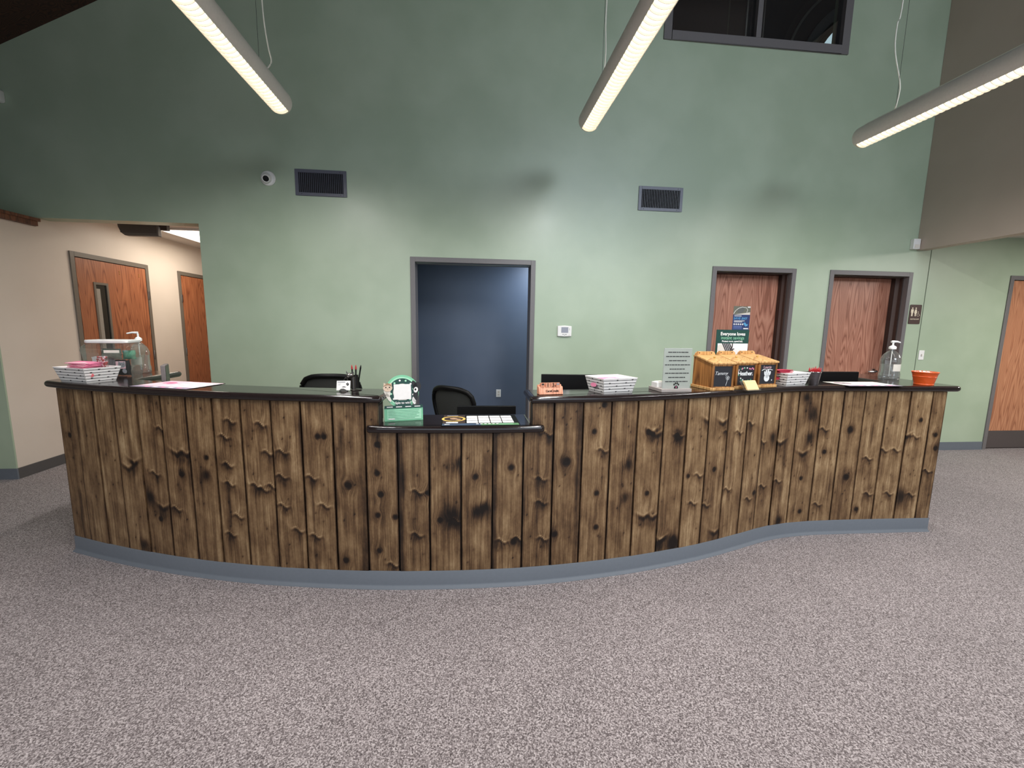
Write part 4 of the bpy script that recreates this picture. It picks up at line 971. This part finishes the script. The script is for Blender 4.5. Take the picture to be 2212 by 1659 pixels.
def pump(parent,z,reach,m=M_WHITE,s=1.0,both=False):
    o=MB().lathe([(.0,z-.004),(.021*s,z-.004),(.022*s,z+.010),(.020*s,z+.016),(.010*s,z+.024),(.008*s,z+.026),(.006*s,z+.026),(.006*s,z+.05),(.0,z+.05)],20).build('pump_collar',m,parent,smooth=40)
    h=MB(); zz=z+.050
    h.tube([(-.014*s,0,zz+.004),(.0,0,zz+.006),(reach*.5,0,zz+.006),(reach,0,zz-.001)],[.007*s,.0085*s,.007*s,.005*s],10)
    h.build('pump_head',m,parent,smooth=60)
def sanitizer(loc,r,h,label,reach,rz=0,level=.5):
    t=thing('sanitizer_bottle',loc,label,'pump bottle',rz=rz)
    pr=[(0,0),(r*.93,0),(r,.008),(r*1.0,h*.18),(r*.93,h*.24),(r*.93,h*.50),(r*.98,h*.56),(r*.96,h*.66),(r*.75,h*.80),(r*.42,h*.90),(r*.22,h*.94),(r*.22,h)]
    MB().lathe(pr,36).build('bottle',M_CLEAR,t,smooth=40)
    MB().lathe([(0,.003),(r*.9,.003),(r*.96,.012),(r*.96,h*.18),(r*.89,h*.24),(r*.89,h*level),(0,h*level)],36).build('gel',M_GEL,t,smooth=40)
    lb=MB(); a0,a1=-120,-55
    vs=[];fs=[]
    for k in range(9):
        a=rad(a0+(a1-a0)*k/8); vs+=[(r*.945*math.cos(a),r*.945*math.sin(a),h*.27),(r*.945*math.cos(a),r*.945*math.sin(a),h*.50)]
    for k in range(8): fs.append((2*k,2*k+2,2*k+3,2*k+1))
    lb.add(vs,fs).build('back_label',M_OFFW,t)
    MB().tube([(0,0,h),(0,0,.02)],.0035,8).build('dip_tube',M_WHITE,t,smooth=60)
    pump(t,h,reach,s=r/.06)
    return t
sanitizer((-2.365,3.287,ZT+.0005),.058,.232,'pump bottle of clear hand sanitizer behind the treat tub',-.065,rz=rad(10),level=.55)
sanitizer((3.395,3.10,ZT+.0005),.069,.245,'big pump bottle of clear hand sanitizer at the right end of the desk',.062,rz=rad(0),level=.48)

# printed counter mats
def mat_sheet(name,loc,rz,w,d,label,style):
    t=thing(name,loc,label,'counter mat',rz=rz)
    MB().prism([(x,y) for x,y in rrect(-w/2,w/2,-d/2,d/2,.008)],'z',0,.0022).build('backing',M_BLACK,t)
    e=.0023
    def fl(x0,x1,y0,y1,m,nm,k=0): return MB().box(x0,x1,y0,y1,e+k*.0003,e+.0003+k*.0003).build(nm,m,t)
    a,b=w/2-.006,d/2-.006
    if style in ('pink','plain'):
        fl(-a,a,-b,b,M_LPINK if style=='pink' else M_OFFW,'printed_sheet'); fl(-a,a,-b,-b+.045,mat('lilac_print',(150,138,160),.6),'bottom_strip',1)
        for k in range(4):
            y0=-b+.055+k*(2*b-.065)/4; fl(-.02,a,y0,y0+(2*b-.065)/4-.016,M_PAPER,'date_row',1)
            MB().box(-.02,a,y0+(2*b-.065)/4-.014,y0+(2*b-.065)/4-.011,e+.0003,e+.0006).build('grey_rule',M_GREYP,t)
        MB().disc((0,0),.0,.0,0,0,3) if False else None
        for k in range(5): fl(-.11+k*.055,-.11+k*.055+.03,-b+.012,-b+.03,M_PAPER if k%2 else M_PINK,'logo_mark',2)
        m=MB(); m.lathe([(0,0),(.035,0),(.035,.0003),(0,.0003)],20,c=(-a+.07,b-.07,e+.0004)); m.lathe([(0,0),(.028,0),(.028,.0003),(0,.0003)],20,c=(-a+.11,b-.09,e+.0004)); m.build('rose_shapes',M_PINK if style=='pink' else mat('mauve_print',(150,120,140),.6),t)
    else:
        ph=mat('dark_photo_print',(58,44,40),.5,bump=(40,.2)); fl(-a,-.085,-b+.05,b,ph,'photo_panel')
        m=MB(); N_=30
        vs=[];fs=[]
        for k in range(N_):
            q=2*PI*k/N_; 
            for rr_ in (1.0,.80): vs.append((-.150+.068*rr_*math.cos(q),.030+.066*rr_*math.sin(q),e+.0007))
        for k in range(N_): k2=(k+1)%N_; fs.append((2*k,2*k2,2*k2+1,2*k+1))
        MB().add(vs,fs).build('gold_ring',M_GOLD,t)
        MB().lathe([(0,0),(.022,0),(.022,.0003),(0,.0003)],16,c=(-.15,.035,e+.0004)).lathe([(0,0),(.016,0),(.016,.0003),(0,.0003)],16,c=(-.125,.015,e+.0004)).build('animal_shape',M_TABBY,t)
        fl(-.19,-.125,b-.022,b-.010,M_GREYP,'caption',2)
        fl(-.190,-.125,-b+.055,-b+.080,M_PAPER,'white_note',2)
        for i in range(4):
            for j in range(3): fl(-.076+i*.067,-.076+i*.067+.0615,-b+.056+j*.064,-b+.056+j*.064+.054,M_PAPER,'date_cell',1)
        fl(-a,.0,-b,-b+.046,mat('slate_blue_strip',(62,78,100),.5),'bottom_strip',1); fl(.0001,a,-b,-b+.046,mat('leaf_green_strip',(84,128,88),.5),'bottom_strip',1)
        for k in range(6): fl(-.025+k*.022,-.025+k*.022+.013,-b+.026,-b+.038,M_PAPER,'logo_mark',2)
        fl(-a+.012,-a+.04,-b+.018,-b+.028,M_OFFW,'caption',2); fl(.10,.18,-b+.02,-b+.028,M_LMINT,'caption',2)
    return t
mat_sheet('counter_mat',(-1.71,2.645,ZT+.0005),rad(-17),.40,.26,'pink and white printed counter mat on the left countertop','pink')
mat_sheet('counter_mat',(2.82,2.765,ZT+.0005),rad(0),.42,.24,'pale printed counter mat between the pen cup and the sanitizer','plain')
mat_sheet('calendar_mat',(.058,2.368,ZLOW+.0005),rad(1),.43,.275,'black calendar mat with a grid of white dates on the low countertop','cal')

# sculpture that holds pens and business cards
t=thing('pen_holder',(-.668,2.45,ZT+.0005),'dark metal animal shaped pen holder on the left countertop','pen holder',rz=rad(6))
MG=mat('dark_pewter',(92,88,84),.35,metal=.8)
MB().lathe([(0,0),(.030,0),(.031,.003),(.026,.006),(0,.006)],28,c=(.022,.01,0)).build('foot_plate',MG,t,smooth=40)
MB().lathe([(.0,.006),(.012,.006),(.012,.078),(.0,.078)],20,c=(.008,.01,0)).build('body_tube',MG,t,smooth=40)
MB().lathe([(.014,.010),(.016,.010),(.016,.085),(.014,.085)],20,c=(.018,.022,0),cap=False).build('pen_cup',mat('black_cup',(28,26,26),.4,metal=.5),t,smooth=40)
hd=MB().ball((-.004,-.008,.086),(.019,.016,.015),18).ball((-.014,-.022,.080),(.009,.008,.007),12).build('head',MG,t,smooth=60)
for x,yy in ((-.012,-.020),(.002,-.0215)): MB().ball((x,yy,.092),.0038,10).build('eye',M_WHITE,hd,smooth=60)
MB().ball((-.019,-.027,.083),.003,8).build('nose',M_BLACK,hd,smooth=60)
for sx in (-.020,.014): MB().add([(sx-.006,-.008,.096),(sx+.006,-.008,.096),(sx,.000,.096),(sx-.006,-.006,.113)],[(0,1,3),(1,2,3),(2,0,3),(0,2,1)]).build('ear',MG,t)
MB().tube([(-.030+.010*math.cos(rad(a)),.0,.058+.013*math.sin(rad(a))) for a in range(-60,240,20)],.0012,6).build('tail_loop',M_STEEL,t,smooth=60)
MB().prism([(-.062,0),(-.016,0),(-.016,.006),(-.062,.006)],'y',-.034,-.018).build('card_ledge',MG,t)
MB().lathe([(0,0),(.017,0),(.017,.004),(0,.004)],20,M=Matrix.Translation((-.036,-.030,.010))@Matrix.Rotation(rad(80),4,'X')).build('card_clip',MG,t)
for k,(dx,dy,tl,m1) in enumerate(((.004,.024,-4,M_RED),(.018,.016,1,M_RED),(.026,.024,9,M_BLACK))):
    o=thing('pen',(-.668+dx,2.45+dy+.002,ZT+.013),('black pen with a red tip, leftmost in the animal holder','pen with a red cap in the middle of the animal holder','black pen leaning to the right in the animal holder')[k],'pen'); o.rotation_euler=(rad(-3),rad(tl),0)
    MB().cyl((0,0,0),(0,0,.105),.0042,n=10).build('barrel',M_BLACK,o,smooth=60); MB().lathe([(.0045,.105),(.0048,.112),(.0035,.122),(.0015,.130),(0,.131)],10,cap=False).build('cap',m1 if k else M_RED,o,smooth=60)
t=thing('business_card',(-.704,2.412,ZT+.010),'white business card with a small black mark, in front of the pen holder','business card',rz=rad(6)); t.rotation_euler.x=rad(-14)
MB().prism([(-.036,-.004),(-.022,-.004),(-.014,.004),(.0,.006),(.010,.002),(.018,-.004),(.036,-.004),(.038,.050),(-.034,.050)],'y',-.001,.001).build('card',M_PAPER,t)
MB().box(-.030,.010,-.0016,-.0011,.040,.0445).build('printed_bar',M_GREYP,t)
m=MB(); 
for x,z in ((.018,.032),(.023,.036),(.027,.031),(.021,.026),(.0255,.0265)): m.disc((x,z),.003,.0035,-.0016,-.0011,10)
m.build('paw_mark',M_BLACK,t)
for z,x1 in ((.033,-.012),(.027,-.016)): MB().box(-.028,x1,-.0016,-.0011,z-.0006,z+.0006).build('text_line',M_GREYP,t)

# spin wheel display on the low counter
t=thing('spin_wheel_display',(-.368,2.372,ZLOW+.0005),'green cardboard wheel display with two animal pictures on the low countertop','display stand',rz=rad(13)); t.rotation_euler.x=rad(-6)
def FL(m,nm,mb,k,par=None): 
    return mb.build(nm,m,par or t)
Y=lambda k: (-.0010-.0012*k,-.0001-.0012*k)
MB().box(-.103,.103,-.002,.018,.0,.004).box(-.10,.10,-.001,.001,.004,.085).build('easel_back',M_DGREEN,t)
MB().box(-.105,.105,*Y(1),.0,.072).build('mint_card',M_MINT,t)
MB().box(-.090,.095,*Y(2),.008,.064).build('text_panel',M_LMINT,t)
for k in range(6): MB().box(-.085,(.085,.08,.085,.07,.083,.06)[k],*Y(3),.057-k*.0085,.0590-k*.0085).build('text_line',M_MGREEN,t)
MB().box(-.083,-.05,*Y(4),.009,.015).build('brand_mark',M_PAPER,t)
MB().disc((-.006,.165),.092,.092,*Y(0),40).build('wheel_rim',M_MINT,t)
MB().disc((-.006,.165),.081,.081,*Y(1),40).build('wheel_ring',M_LMINT,t)
MB().disc((-.006,.165),.073,.073,*Y(2),40).build('wheel_face',M_DGREEN,t)
for k in range(12):
    a=2*PI*k/12+.2; MB().disc((-.006+.062*math.cos(a),.165+.062*math.sin(a)),.0055,.0055,*Y(3),12).build('wheel_dot',M_PAPER if k%2 else M_LMINT,t)
MB().disc((-.006,.160),.050,.048,*Y(3),32).build('white_disc',M_OFFW,t)
MB().box(-.052,.042,*Y(4),.120,.205).build('blank_white_square',M_PAPER,t)
c=MB().disc((-.088,.170),.017,.034,*Y(4),20,.25).disc((-.082,.135),.009,.03,*Y(4),16,.5).build('cat_body_print',M_OFFW,t)
catface(t,(-.084,.187),.025,mat('calico_print',(214,190,168),.7),Y(5)[0])
MB().prism([(-.104,.197),(-.086,.214),(-.066,.205),(-.064,.196),(-.082,.203)],'y',*Y(7)).build('calico_patch',M_TABBY,t)
dg=MB().disc((.075,.187),.022,.030,*Y(5),20,-.3).disc((.062,.20),.012,.026,*Y(5),16,.4).disc((.066,.140),.014,.036,*Y(5),16,-.15).build('dog_head_print',mat('charcoal_print',(40,42,46),.7),t)
MB().disc((.068,.172),.012,.016,*Y(6),16,-.2).disc((.056,.108),.009,.018,*Y(6),12,.3).build('white_muzzle_print',M_PAPER,dg); MB().disc((.066,.174),.005,.006,*Y(7),12).build('nose_print',M_BLACK,dg)
MB().prism([(.045,.118),(.052,.135),(.068,.110),(.060,.098)],'y',*Y(6)).build('white_paw_print',M_PAPER,t)
MB().prism([(-.105,.072),(.105,.072),(.103,.087),(.04,.087),(.034,.116),(-.040,.116),(-.045,.087),(-.103,.087)],'y',*Y(5)).build('dark_green_band',M_DGREEN,t)
for k in range(4): MB().box(-.092+k*.050,-.092+k*.050+.032,*Y(6),.077,.0815).build('logo_mark',M_PAPER,t)
lettering('Spin to win!',.0185,M_PAPER,t,(-.004,Y(5)[0]-.0003,.101),bold=.0003,space=.95)

# salmon wooden date block
t=thing('date_block',(.449,2.322,ZT+.0005),'salmon wood perpetual date block at the left corner of the right countertop','desk calendar',rz=rad(9))
MB().prism([(-.026,0),(.020,0),(.020,.052),(.010,.052),(.008,.044),(-.010,.044),(-.014,.040)],'x',-.071,.071).build('wood_holder',M_BLOCKWOOD,t,bevel=.003)
MB().box(-.055,.052,.008,.018,.050,.062).box(-.06,.055,.0,.006,.0445,.0605).build('tile_rail',M_BLOCKWOOD,t)
for k,(x,wd) in enumerate(((-.048,.020),(-.018,.028),(.013,.028),(.041,.022))):
    o=MB().box(x-wd/2,x+wd/2,-.0155,-.0085,.036,.0655).build('date_tile',M_BLOCKWOOD,t); 
    if k in(0,3): MB().box(x-wd/2+.003,x+wd/2-.003,-.0160,-.0155,.053,.062).build('small_print',M_DJAMB if k==0 else M_GREYP,o)
lettering('1',.030,M_BLACK,t,(-.018,-.0155,.052),bold=.0003); lettering('3',.030,M_BLACK,t,(.013,-.0155,.052),bold=.0003)
lettering('CareCredit',.0165,M_BLACK,t,(.006,-.0215,.020),rot=(rad(74),0,0),bold=.0003)
MB().prism([(.021,.045),(.028,.045),(.0245,.053)],'y',-.0165,-.0158).build('small_arrow',M_BLACK,t)

# acrylic block sign
t=thing('acrylic_sign',(1.222,2.46,ZT+.0005),'frosted acrylic sign with lines of text and a paw print on a grey base','sign',rz=rad(6))
MS=mat('silver_grey_base',(168,160,156),.35)
MB().box(-.100,.100,-.075,.075,0,.020).build('sign_base',MS,t,bevel=.002)
MB().box(-.090,.092,-.064,-.056,.0205,.262).build('acrylic_panel',M_ACRYL,t,bevel=.001)
rows=[.238,.213,.188,.163,.138,.113,.088,.063]; hw=[.066,.078,.058,.082,.05,.078,.056,.074]
rr=random.Random(2)
for z,h_ in zip(rows,hw):
    m=MB(); x=-h_
    while x<h_-.003:
        wl=min(rr.uniform(.010,.026),h_-x); m.box(x,x+wl,-.0652,-.0643,z-.0026,z+.0026); x+=wl+.003
    m.build('text_line',M_DGREY,t)
m=MB()
for x,z in ((-.014,.045),(-.005,.052),(.006,.052),(.015,.045)): m.disc((x,z),.0042,.0065,-.0654,-.0643,14)
m.prism([(-.014,.022),(-.010,.034),(0,.040),(.010,.034),(.014,.022),(.007,.020),(0,.023),(-.007,.020)],'y',-.0654,-.0643); m.build('paw_print',M_BLACK,t)
MB().disc((0,.030),.0035,.004,-.0658,-.0654,10).build('pink_heart',M_PINK,t)
t=thing('note_stack',(1.155,2.475,ZT+.0212),'stack of small white notes on the base of the acrylic sign','note stack',rz=rad(8))
MB().box(-.030,.030,-.030,.03,0,.030).build('notes',M_PAPER,t,bevel=.001); MB().prism([(-.025,.030),(.03,.030),(.02,.036),(-.015,.034)],'y',-.02,.02).build('top_note',M_OFFW,t)

# three cedar donation boxes with chalkboard fronts
def chalk_box(loc,rz,label,kind):
    t=thing('suggestion_box',loc,label,'wooden box',rz=rz); w,d,h0,h1=.0765,.092,.165,.198
    for k in range(1): pass
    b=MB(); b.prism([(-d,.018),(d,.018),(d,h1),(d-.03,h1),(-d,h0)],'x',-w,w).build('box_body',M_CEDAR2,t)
    MB().box(-w-.008,w+.008,-d-.010,d+.004,0,.018).build('base_board',M_CEDARL,t,bevel=.002)
    ld=MB(); a=math.atan2(h1-h0,2*d-.03)
    ld.add([(-w-.007,-d-.014,h0-.003),(w+.007,-d-.014,h0-.003),(w+.007,d-.03,h1+.0015),(-w-.007,d-.03,h1+.0015),(-w-.007,-d-.014,h0+.008),(w+.007,-d-.014,h0+.008),(w+.007,d-.03,h1+.011),(-w-.007,d-.03,h1+.011)],[(0,3,2,1),(4,5,6,7),(0,1,5,4),(1,2,6,5),(2,3,7,6),(3,0,4,7)])
    ld.build('sloping_lid',M_CEDARL,t,bevel=.0015)
    MB().box(-w-.004,w+.004,d-.029,d+.002,h1+.0005,h1+.010).build('rear_rail',M_CEDARL,t,bevel=.001)
    MB().prism([(-w+.002,h1+.0105),(w-.002,h1+.0105),(w-.004,h1+.022),(w-.018,h1+.034),(-w+.018,h1+.034),(-w+.004,h1+.022)],'y',d-.010,d+.0).build('hanging_board',M_BLOCKWOOD if False else M_CEDARL,t,bevel=.001)
    for x in (-.045,.045): MB().disc((x,h1+.024),.0038,.0038,d-.0112,d-.0101,12).build('screw_hole',M_DJAMB,t)
    MB().lathe([(.0,0),(.004,0),(.004,.006),(.007,.010),(.006,.014),(0,.015)],14,M=Matrix.Translation((.0,-d+.085,h0+.008+.085*.19))).build('knob',M_BRASS,t,smooth=40)
    f=MB(); y0,y1=-d-.007,-d-.0001; z0,z1=.018,h0-.003
    f.box(-w,-w+.012,y0,y1,z0,z1).box(w-.012,w,y0,y1,z0,z1).box(-w+.012,w-.012,y0,y1,z0,z0+.006).box(-w+.012,w-.012,y0,y1,z1-.010,z1); f.build('front_frame',M_CEDAR,t)
    cb=MB().box(-w+.012,w-.012,-d-.0035,-d-.0002,z0+.006,z1-.010).build('chalkboard',M_CHALK,t)
    yy=-d-.0036; C_=lambda nm,mb,m=M_CHALKW: mb.build(nm,m,cb)
    if kind=='tammy':
        lettering('Tammy',.031,M_CHALKW,cb,(-.014,yy,.106),shear=.35,bold=-.0003)
        m=MB(); fx,fz=.034,.078
        m.tube([(fx,yy-.001,fz-.003),(fx-.004,yy-.001,.05),(fx-.010,yy-.001,.030)],.0011,5)
        for k in range(5):
            a=2*PI*k/5+.3; m.tube([(fx+.008*math.cos(a)+.0052*math.cos(q),yy-.001,fz+.008*math.sin(a)+.0052*math.sin(q)) for q in [j*2*PI/10 for j in range(11)]],.0009,5)
        C_('flower_drawing',m)
    if kind=='heather':
        lettering('Heather.',.037,M_CHALKW,cb,(-.003,yy,.098),bold=.0009,space=.9)
        for k in range(26):
            a=random.uniform(0,1); x=random.uniform(-.056,.056); z=random.choice([random.uniform(.124,.143),random.uniform(.032,.070)]) 
            if k>20: x=random.choice([-.056,.057]); z=random.uniform(.06,.14)
            m=MB()
            for j in range(4): q=j*PI/2+a*3; m.disc((x+.0028*math.cos(q),z+.0028*math.sin(q)),.0024,.0024,yy-.001,yy,8)
            C_('small_flower',m,(M_MGREEN,M_PINK,M_CHALKW,M_MGREEN)[k%4])
    if kind=='laurie':
        lettering('Laurie',.027,M_PINK if False else M_LPINK,cb,(-.004,yy,.134),bold=-.0003,shear=.1)
        m=MB(); m.tube([(-.050,yy-.001,.112),(-.035,yy-.001,.120),(-.01,yy-.001,.116),(.012,yy-.001,.121),(.040,yy-.001,.115)],.0022,6); C_('bone_drawing',m)
        m=MB(); m.disc((-.004,.063),.023,.024,yy-.001,yy,24).disc((-.002,.080),.014,.018,yy-.001,yy,20)
        for x,z,r_ in ((-.022,.094,.2),(-.009,.103,.05),(.007,.103,-.05),(.020,.094,-.2)): m.disc((x,z),.0065,.015,yy-.001,yy,16,r_)
        C_('paw_drawing',m); C_('small_heart',MB().disc((.040,.048),.004,.004,yy-.001,yy,10))
    return t
chalk_box((1.548,2.553,ZT+.0005),rad(7),'cedar box, leftmost of the three, with a flower drawn on its chalkboard','tammy')
chalk_box((1.745,2.628,ZT+.0005),rad(10),'cedar box in the middle, with small flowers round the chalked name','heather')
chalk_box((1.937,2.690,ZT+.0005),rad(12),'cedar box, rightmost of the three, with a large chalk paw print','laurie')

# clear holder with kraft cards
t=thing('card_holder',(1.765,2.462,ZT+.0005),'clear acrylic holder in front of the middle cedar box','card holder',rz=rad(14))
MB().box(-.052,.052,-.016,.030,0,.002).box(-.052,.052,-.018,-.016,0,.010).add([(-.052,.012,.0),(.052,.012,.0),(.058,.050,.055),(-.058,.050,.055),(-.052,.014,.0),(.052,.014,.0),(.058,.052,.055),(-.058,.052,.055)],[(0,1,2,3),(7,6,5,4),(0,4,5,1),(1,5,6,2),(2,6,7,3),(3,7,4,0)]).build('holder',M_CLEAR,t)
for k in range(3):
    o=thing('kraft_card',(1.7665-.0012*k,2.452+.0045*k,ZT+.0035),'pale kraft card in the clear acrylic holder','card',rz=rad(14),group='kraft cards in the acrylic holder'); o.rotation_euler.x=rad(-33)
    MB().box(-.048,.048,-.001,.0008,0,.066).build('card',M_KRAFT,o); MB().box(-.048,.048,-.0014,-.0011,.050,.0505).build('fold_line',M_TABBY,o)

# green savings poster behind the boxes
t=thing('savings_poster',(1.868,2.868,ZT+.0005),'dark green poster with white lettering standing behind the cedar boxes','poster',rz=rad(6))
MB().box(-.132,.132,-.002,.002,.005,.375).box(-.11,.11,-.03,.05,0,.005).build('poster_card',M_DGREEN,t)
MB().box(-.118,.128,-.0032,-.0021,.10,.278).build('photo_area',M_PAPER,t)
m=MB()
for k in range(5): m.prism([(-.085+k*.014,.278),(-.085+k*.014+.010,.278),(-.055+k*.014+.010,.225),(-.055+k*.014,.225)],'y',-.0042,-.0033)
m.build('striped_sleeve_print',M_DGREY,t)
MB().prism([(-.118,.26),(-.09,.278),(-.05,.225),(-.118,.225)],'y',-.004,-.0033).build('arm_print',M_OFFW,t)
MB().tube([(.0,-.0038,.278),(.0,-.0038,.25),(-.012,-.0038,.24),(-.016,-.0038,.225),(.002,-.0038,.236),(.016,-.0038,.240)],.004,6).build('cord_print',M_DJAMB,t)
lettering('Everyone loves',.033,M_PAPER,t,(0,-.0022,.345),bold=.0007); lettering('instant savings',.033,mat('pale_green_print',(132,190,160),.5),t,(0,-.0022,.317),bold=.0002)
lettering('Protect more, spend less.',.0165,M_PAPER,t,(0,-.0022,.293),bold=.0004)

# metal cup of red pens
CX,CY=2.43,2.75
t=thing('pen_cup',(CX,CY,ZT+.0005),'grey metal cup full of red capped pens','pen cup')
MB().lathe([(0,0),(.028,0),(.0285,.004),(.040,.088),(.0415,.089),(.0415,.091),(.039,.091),(.027,.006),(0,.006)],28).build('cup',mat('dull_grey_metal',(92,86,88),.35,metal=.6,bump=(60,.3)),t,smooth=40)
MB().lathe([(.0405,.086),(.0425,.089),(.0405,.092),(.0395,.089),(.0405,.086)],28,cap=False).build('rim',M_STEEL,t,smooth=60)
rr=random.Random(11); k=0
spots=[(0,0)]+[(.015*math.cos(a),.015*math.sin(a)) for a in [j*2*PI/5 for j in range(5)]]+[(.028*math.cos(a),.028*math.sin(a)) for a in [j*2*PI/11+.2 for j in range(11)]]
for dx,dy in spots:
    o=thing('red_pen',(CX+dx*.55,CY+dy*.55,ZT+.014),'red capped pen standing in the grey metal cup','pen',group='red pens in the metal cup'); o.rotation_euler=(rad(-dy*420),rad(dx*420),0)
    hh=rr.uniform(.088,.098)+(.012 if (dx>.01 and dy>.005) else 0)
    MB().cyl((0,0,0),(0,0,hh-.012),.0035,n=8).build('barrel',M_BLACK,o); MB().lathe([(.0042,hh-.020),(.0045,hh-.006),(.003,hh+.002),(.0015,hh+.010),(0,hh+.011)],8,cap=True).build('cap',M_RED,o,smooth=60)

# orange bucket
t=thing('orange_bucket',(3.295,2.745,ZT+.0005),'small orange metal bucket at the right end of the desk','bucket')
MB().lathe([(0,0),(.054,0),(.056,.003),(.056,.008),(.0545,.010),(.066,.060),(.0675,.062),(.066,.065),(.0735,.090),(.0765,.092),(.0765,.095),(.0735,.096),(.072,.092),(.053,.006),(0,.006)],40).build('bucket_body',M_ORANGE,t,smooth=40)
MB().lathe([(.0735,.091),(.077,.0935),(.0735,.097),(.072,.0935),(.0735,.091)],40,cap=False).build('rolled_rim',mat('orange_rim',(236,128,84),.3),t,smooth=60)
rr=random.Random(4)
for k in range(11):
    a=k*2.4; r_=.012+.044*(k/11); c=(3.295+r_*math.cos(a),2.745+r_*math.sin(a),ZT+.066+rr.uniform(0,.012))
    o=thing('wrapped_mint',c,'white wrapped mint in the orange bucket','mint',rz=rr.uniform(0,6),group='wrapped mints in the orange bucket')
    MB().ball((0,0,.012),(.013,.010,.009),12).build('sweet',M_PAPER,o,smooth=60)
    MB().add([(.012,0,.012),(.026,-.008,.018),(.028,0,.022),(.026,.008,.018),(-.012,0,.012),(-.026,-.008,.018),(-.028,0,.022),(-.026,.008,.018)],[(0,1,2),(0,2,3),(4,6,5),(4,7,6)]).build('wrapper_ends',M_LPINK,o)

# ------------------------------------------------------------------ behind the desk
def monitor(loc,rz,w,h,zc,label,tilt=0,m=M_BLACK):
    t=thing('computer_monitor',(loc[0],loc[1],.7425),label,'monitor',rz=rz)
    o=MB().box(-w/2,w/2,-.012,.012,zc-h-.7425,zc-.7425).build('screen_housing',m,t,bevel=.003)
    MB().box(-w/2+.006,w/2-.006,.0121,.0135,zc-h-.7425+.01,zc-.7425-.006).build('screen',mat('dark_screen',(12,13,16),.2),t)
    MB().box(-.025,.025,-.045,-.0125,.012,max(zc-h/2-.7425,.05)).build('stand_neck',M_BLACK,t); MB().box(-.11,.11,-.10,.05,0,.011).build('stand_base',M_BLACK,t,bevel=.002)
    return t
monitor((.112,2.80),rad(0),.395,.20,.942,'black monitor seen from behind over the low countertop')
monitor((.68,2.82),rad(-3),.39,.22,1.155,'black monitor seen from behind, left of the patterned middle tray')
monitor((2.85,3.08),rad(1),.50,.27,1.158,'black monitor seen from behind, right of the pen cup')
monitor((-2.035,3.03),rad(-63),.17,.24,1.185,'thin grey edged monitor seen from its side over the left countertop',m=mat('grey_edge_plastic',(112,104,104),.5))

def chair(loc,rz,label,arch=True,zt_=1.08,w=.46,lean=12):
    t=thing('office_chair',loc,label,'office chair',rz=rz); z0=.62; hh=zt_-z0
    # backrest: curved frame bulging away from the sitter; faces +y (sitter looks to +y when rz=0)
    def pt(u,v,off=0):   # u -1..1, v 0..1
        half=w/2*(.80+.20*math.sin(PI*min(v*.62,1.0))) ; 
        x=u*half; y=-.02-.09*(1-u*u)*.7 + v*math.tan(rad(lean))*(-hh)*.5 + off; z=z0+v*hh-.045*(abs(u)**3)*v
        return (x,y,z)
    def band(us_vs,r,name,m):
        return MB().tube([pt(u,v) for u,v in us_vs],r,10).build(name,m,t,smooth=60)
    path=[(-.78,0),(-.9,.25),(-.97,.55),(-.985,.78),(-.93,.92),(-.8,.985),(-.55,1.0),(-.2,1.0),(.2,1.0),(.55,1.0),(.8,.985),(.93,.92),(.985,.78),(.97,.55),(.9,.25),(.78,0),(.3,-.03),(-.3,-.03),(-.78,0)]
    sm=[]
    for i in range(len(path)-1):
        for k in range(4): q=k/4; sm.append((path[i][0]*(1-q)+path[i+1][0]*q,path[i][1]*(1-q)+path[i+1][1]*q))
    sm.append(path[-1]); band(sm,.019,'back_frame',M_BLACK)
    vs=[];fs=[];N_=14
    for j in range(N_+1):
        for i in range(N_+1): vs.append(pt((i/N_*2-1)*.95,j/N_*.985,.004))
    k0=len(vs); vs+=[(x,y+.006,z) for x,y,z in vs]
    for j in range(N_):
        for i in range(N_): q=j*(N_+1)+i; fs.append((q,q+1,q+N_+2,q+N_+1)); fs.append((k0+q,k0+q+N_+1,k0+q+N_+2,k0+q+1))
    MB().add(vs,fs).build('mesh_back',M_MESHB,t,smooth=60)
    MB().prism([(x,y) for x,y in rrect(-.24,.24,.0,.48,.08)],'z',.43,.50).build('seat',M_BLACK,t,bevel=.015)
    MB().tube([(0,-.06,.66),(0,-.09,.50),(0,.10,.42),(0,.22,.42)],.022,8).build('back_support',M_BLACK,t,smooth=60)
    MB().cyl((0,.24,.10),(0,.24,.425),.025,n=14).build('gas_lift',M_BLACK,t)
    for k in range(5):
        a=2*PI*k/5+.3; ex,ey=.30*math.cos(a),.24+.30*math.sin(a)
        MB().tube([(0,.24,.11),(ex*.5,.24+(ey-.24)*.5,.10),(ex,ey,.075)],[.022,.018,.014],8).build('leg',M_BLACK,t,smooth=60)
        MB().cyl((ex-.012,ey,.028),(ex+.012,ey,.028),.0275,n=14).build('caster',M_BLACK,t)
    for sx in (-1,1): MB().tube([(sx*.24,.20,.45),(sx*.30,.20,.50),(sx*.30,.18,.66)],.014,8).box(min(sx*.27,sx*.33),max(sx*.27,sx*.33),.08,.34,.66,.69).build('armrest',M_BLACK,t,smooth=40)
    return t
chair((-1.10,3.50,0),rad(4),'black mesh office chair behind the left countertop, its arched back showing',zt_=1.072,w=.45)
chair((-.10,3.42,0),rad(-38),'black office chair turned aside in front of the blue opening',zt_=.985,w=.42)
t=thing('handbag',(-1.41,3.04,.7425),'brown mottled bag just showing above the left countertop','bag')
MB().ball((0,0,.145),(.085,.05,.145),20).build('bag_body',mat('brown_tweed',(92,80,58),.9,bump=(60,1.0)),t,smooth=60)
MB().tube([(-.05,0,.24),(-.03,0,.272),(.0,0,.280),(.03,0,.272),(.05,0,.24)],.006,8).build('handle',mat('dark_brown_leather',(50,38,28),.6),t,smooth=60)
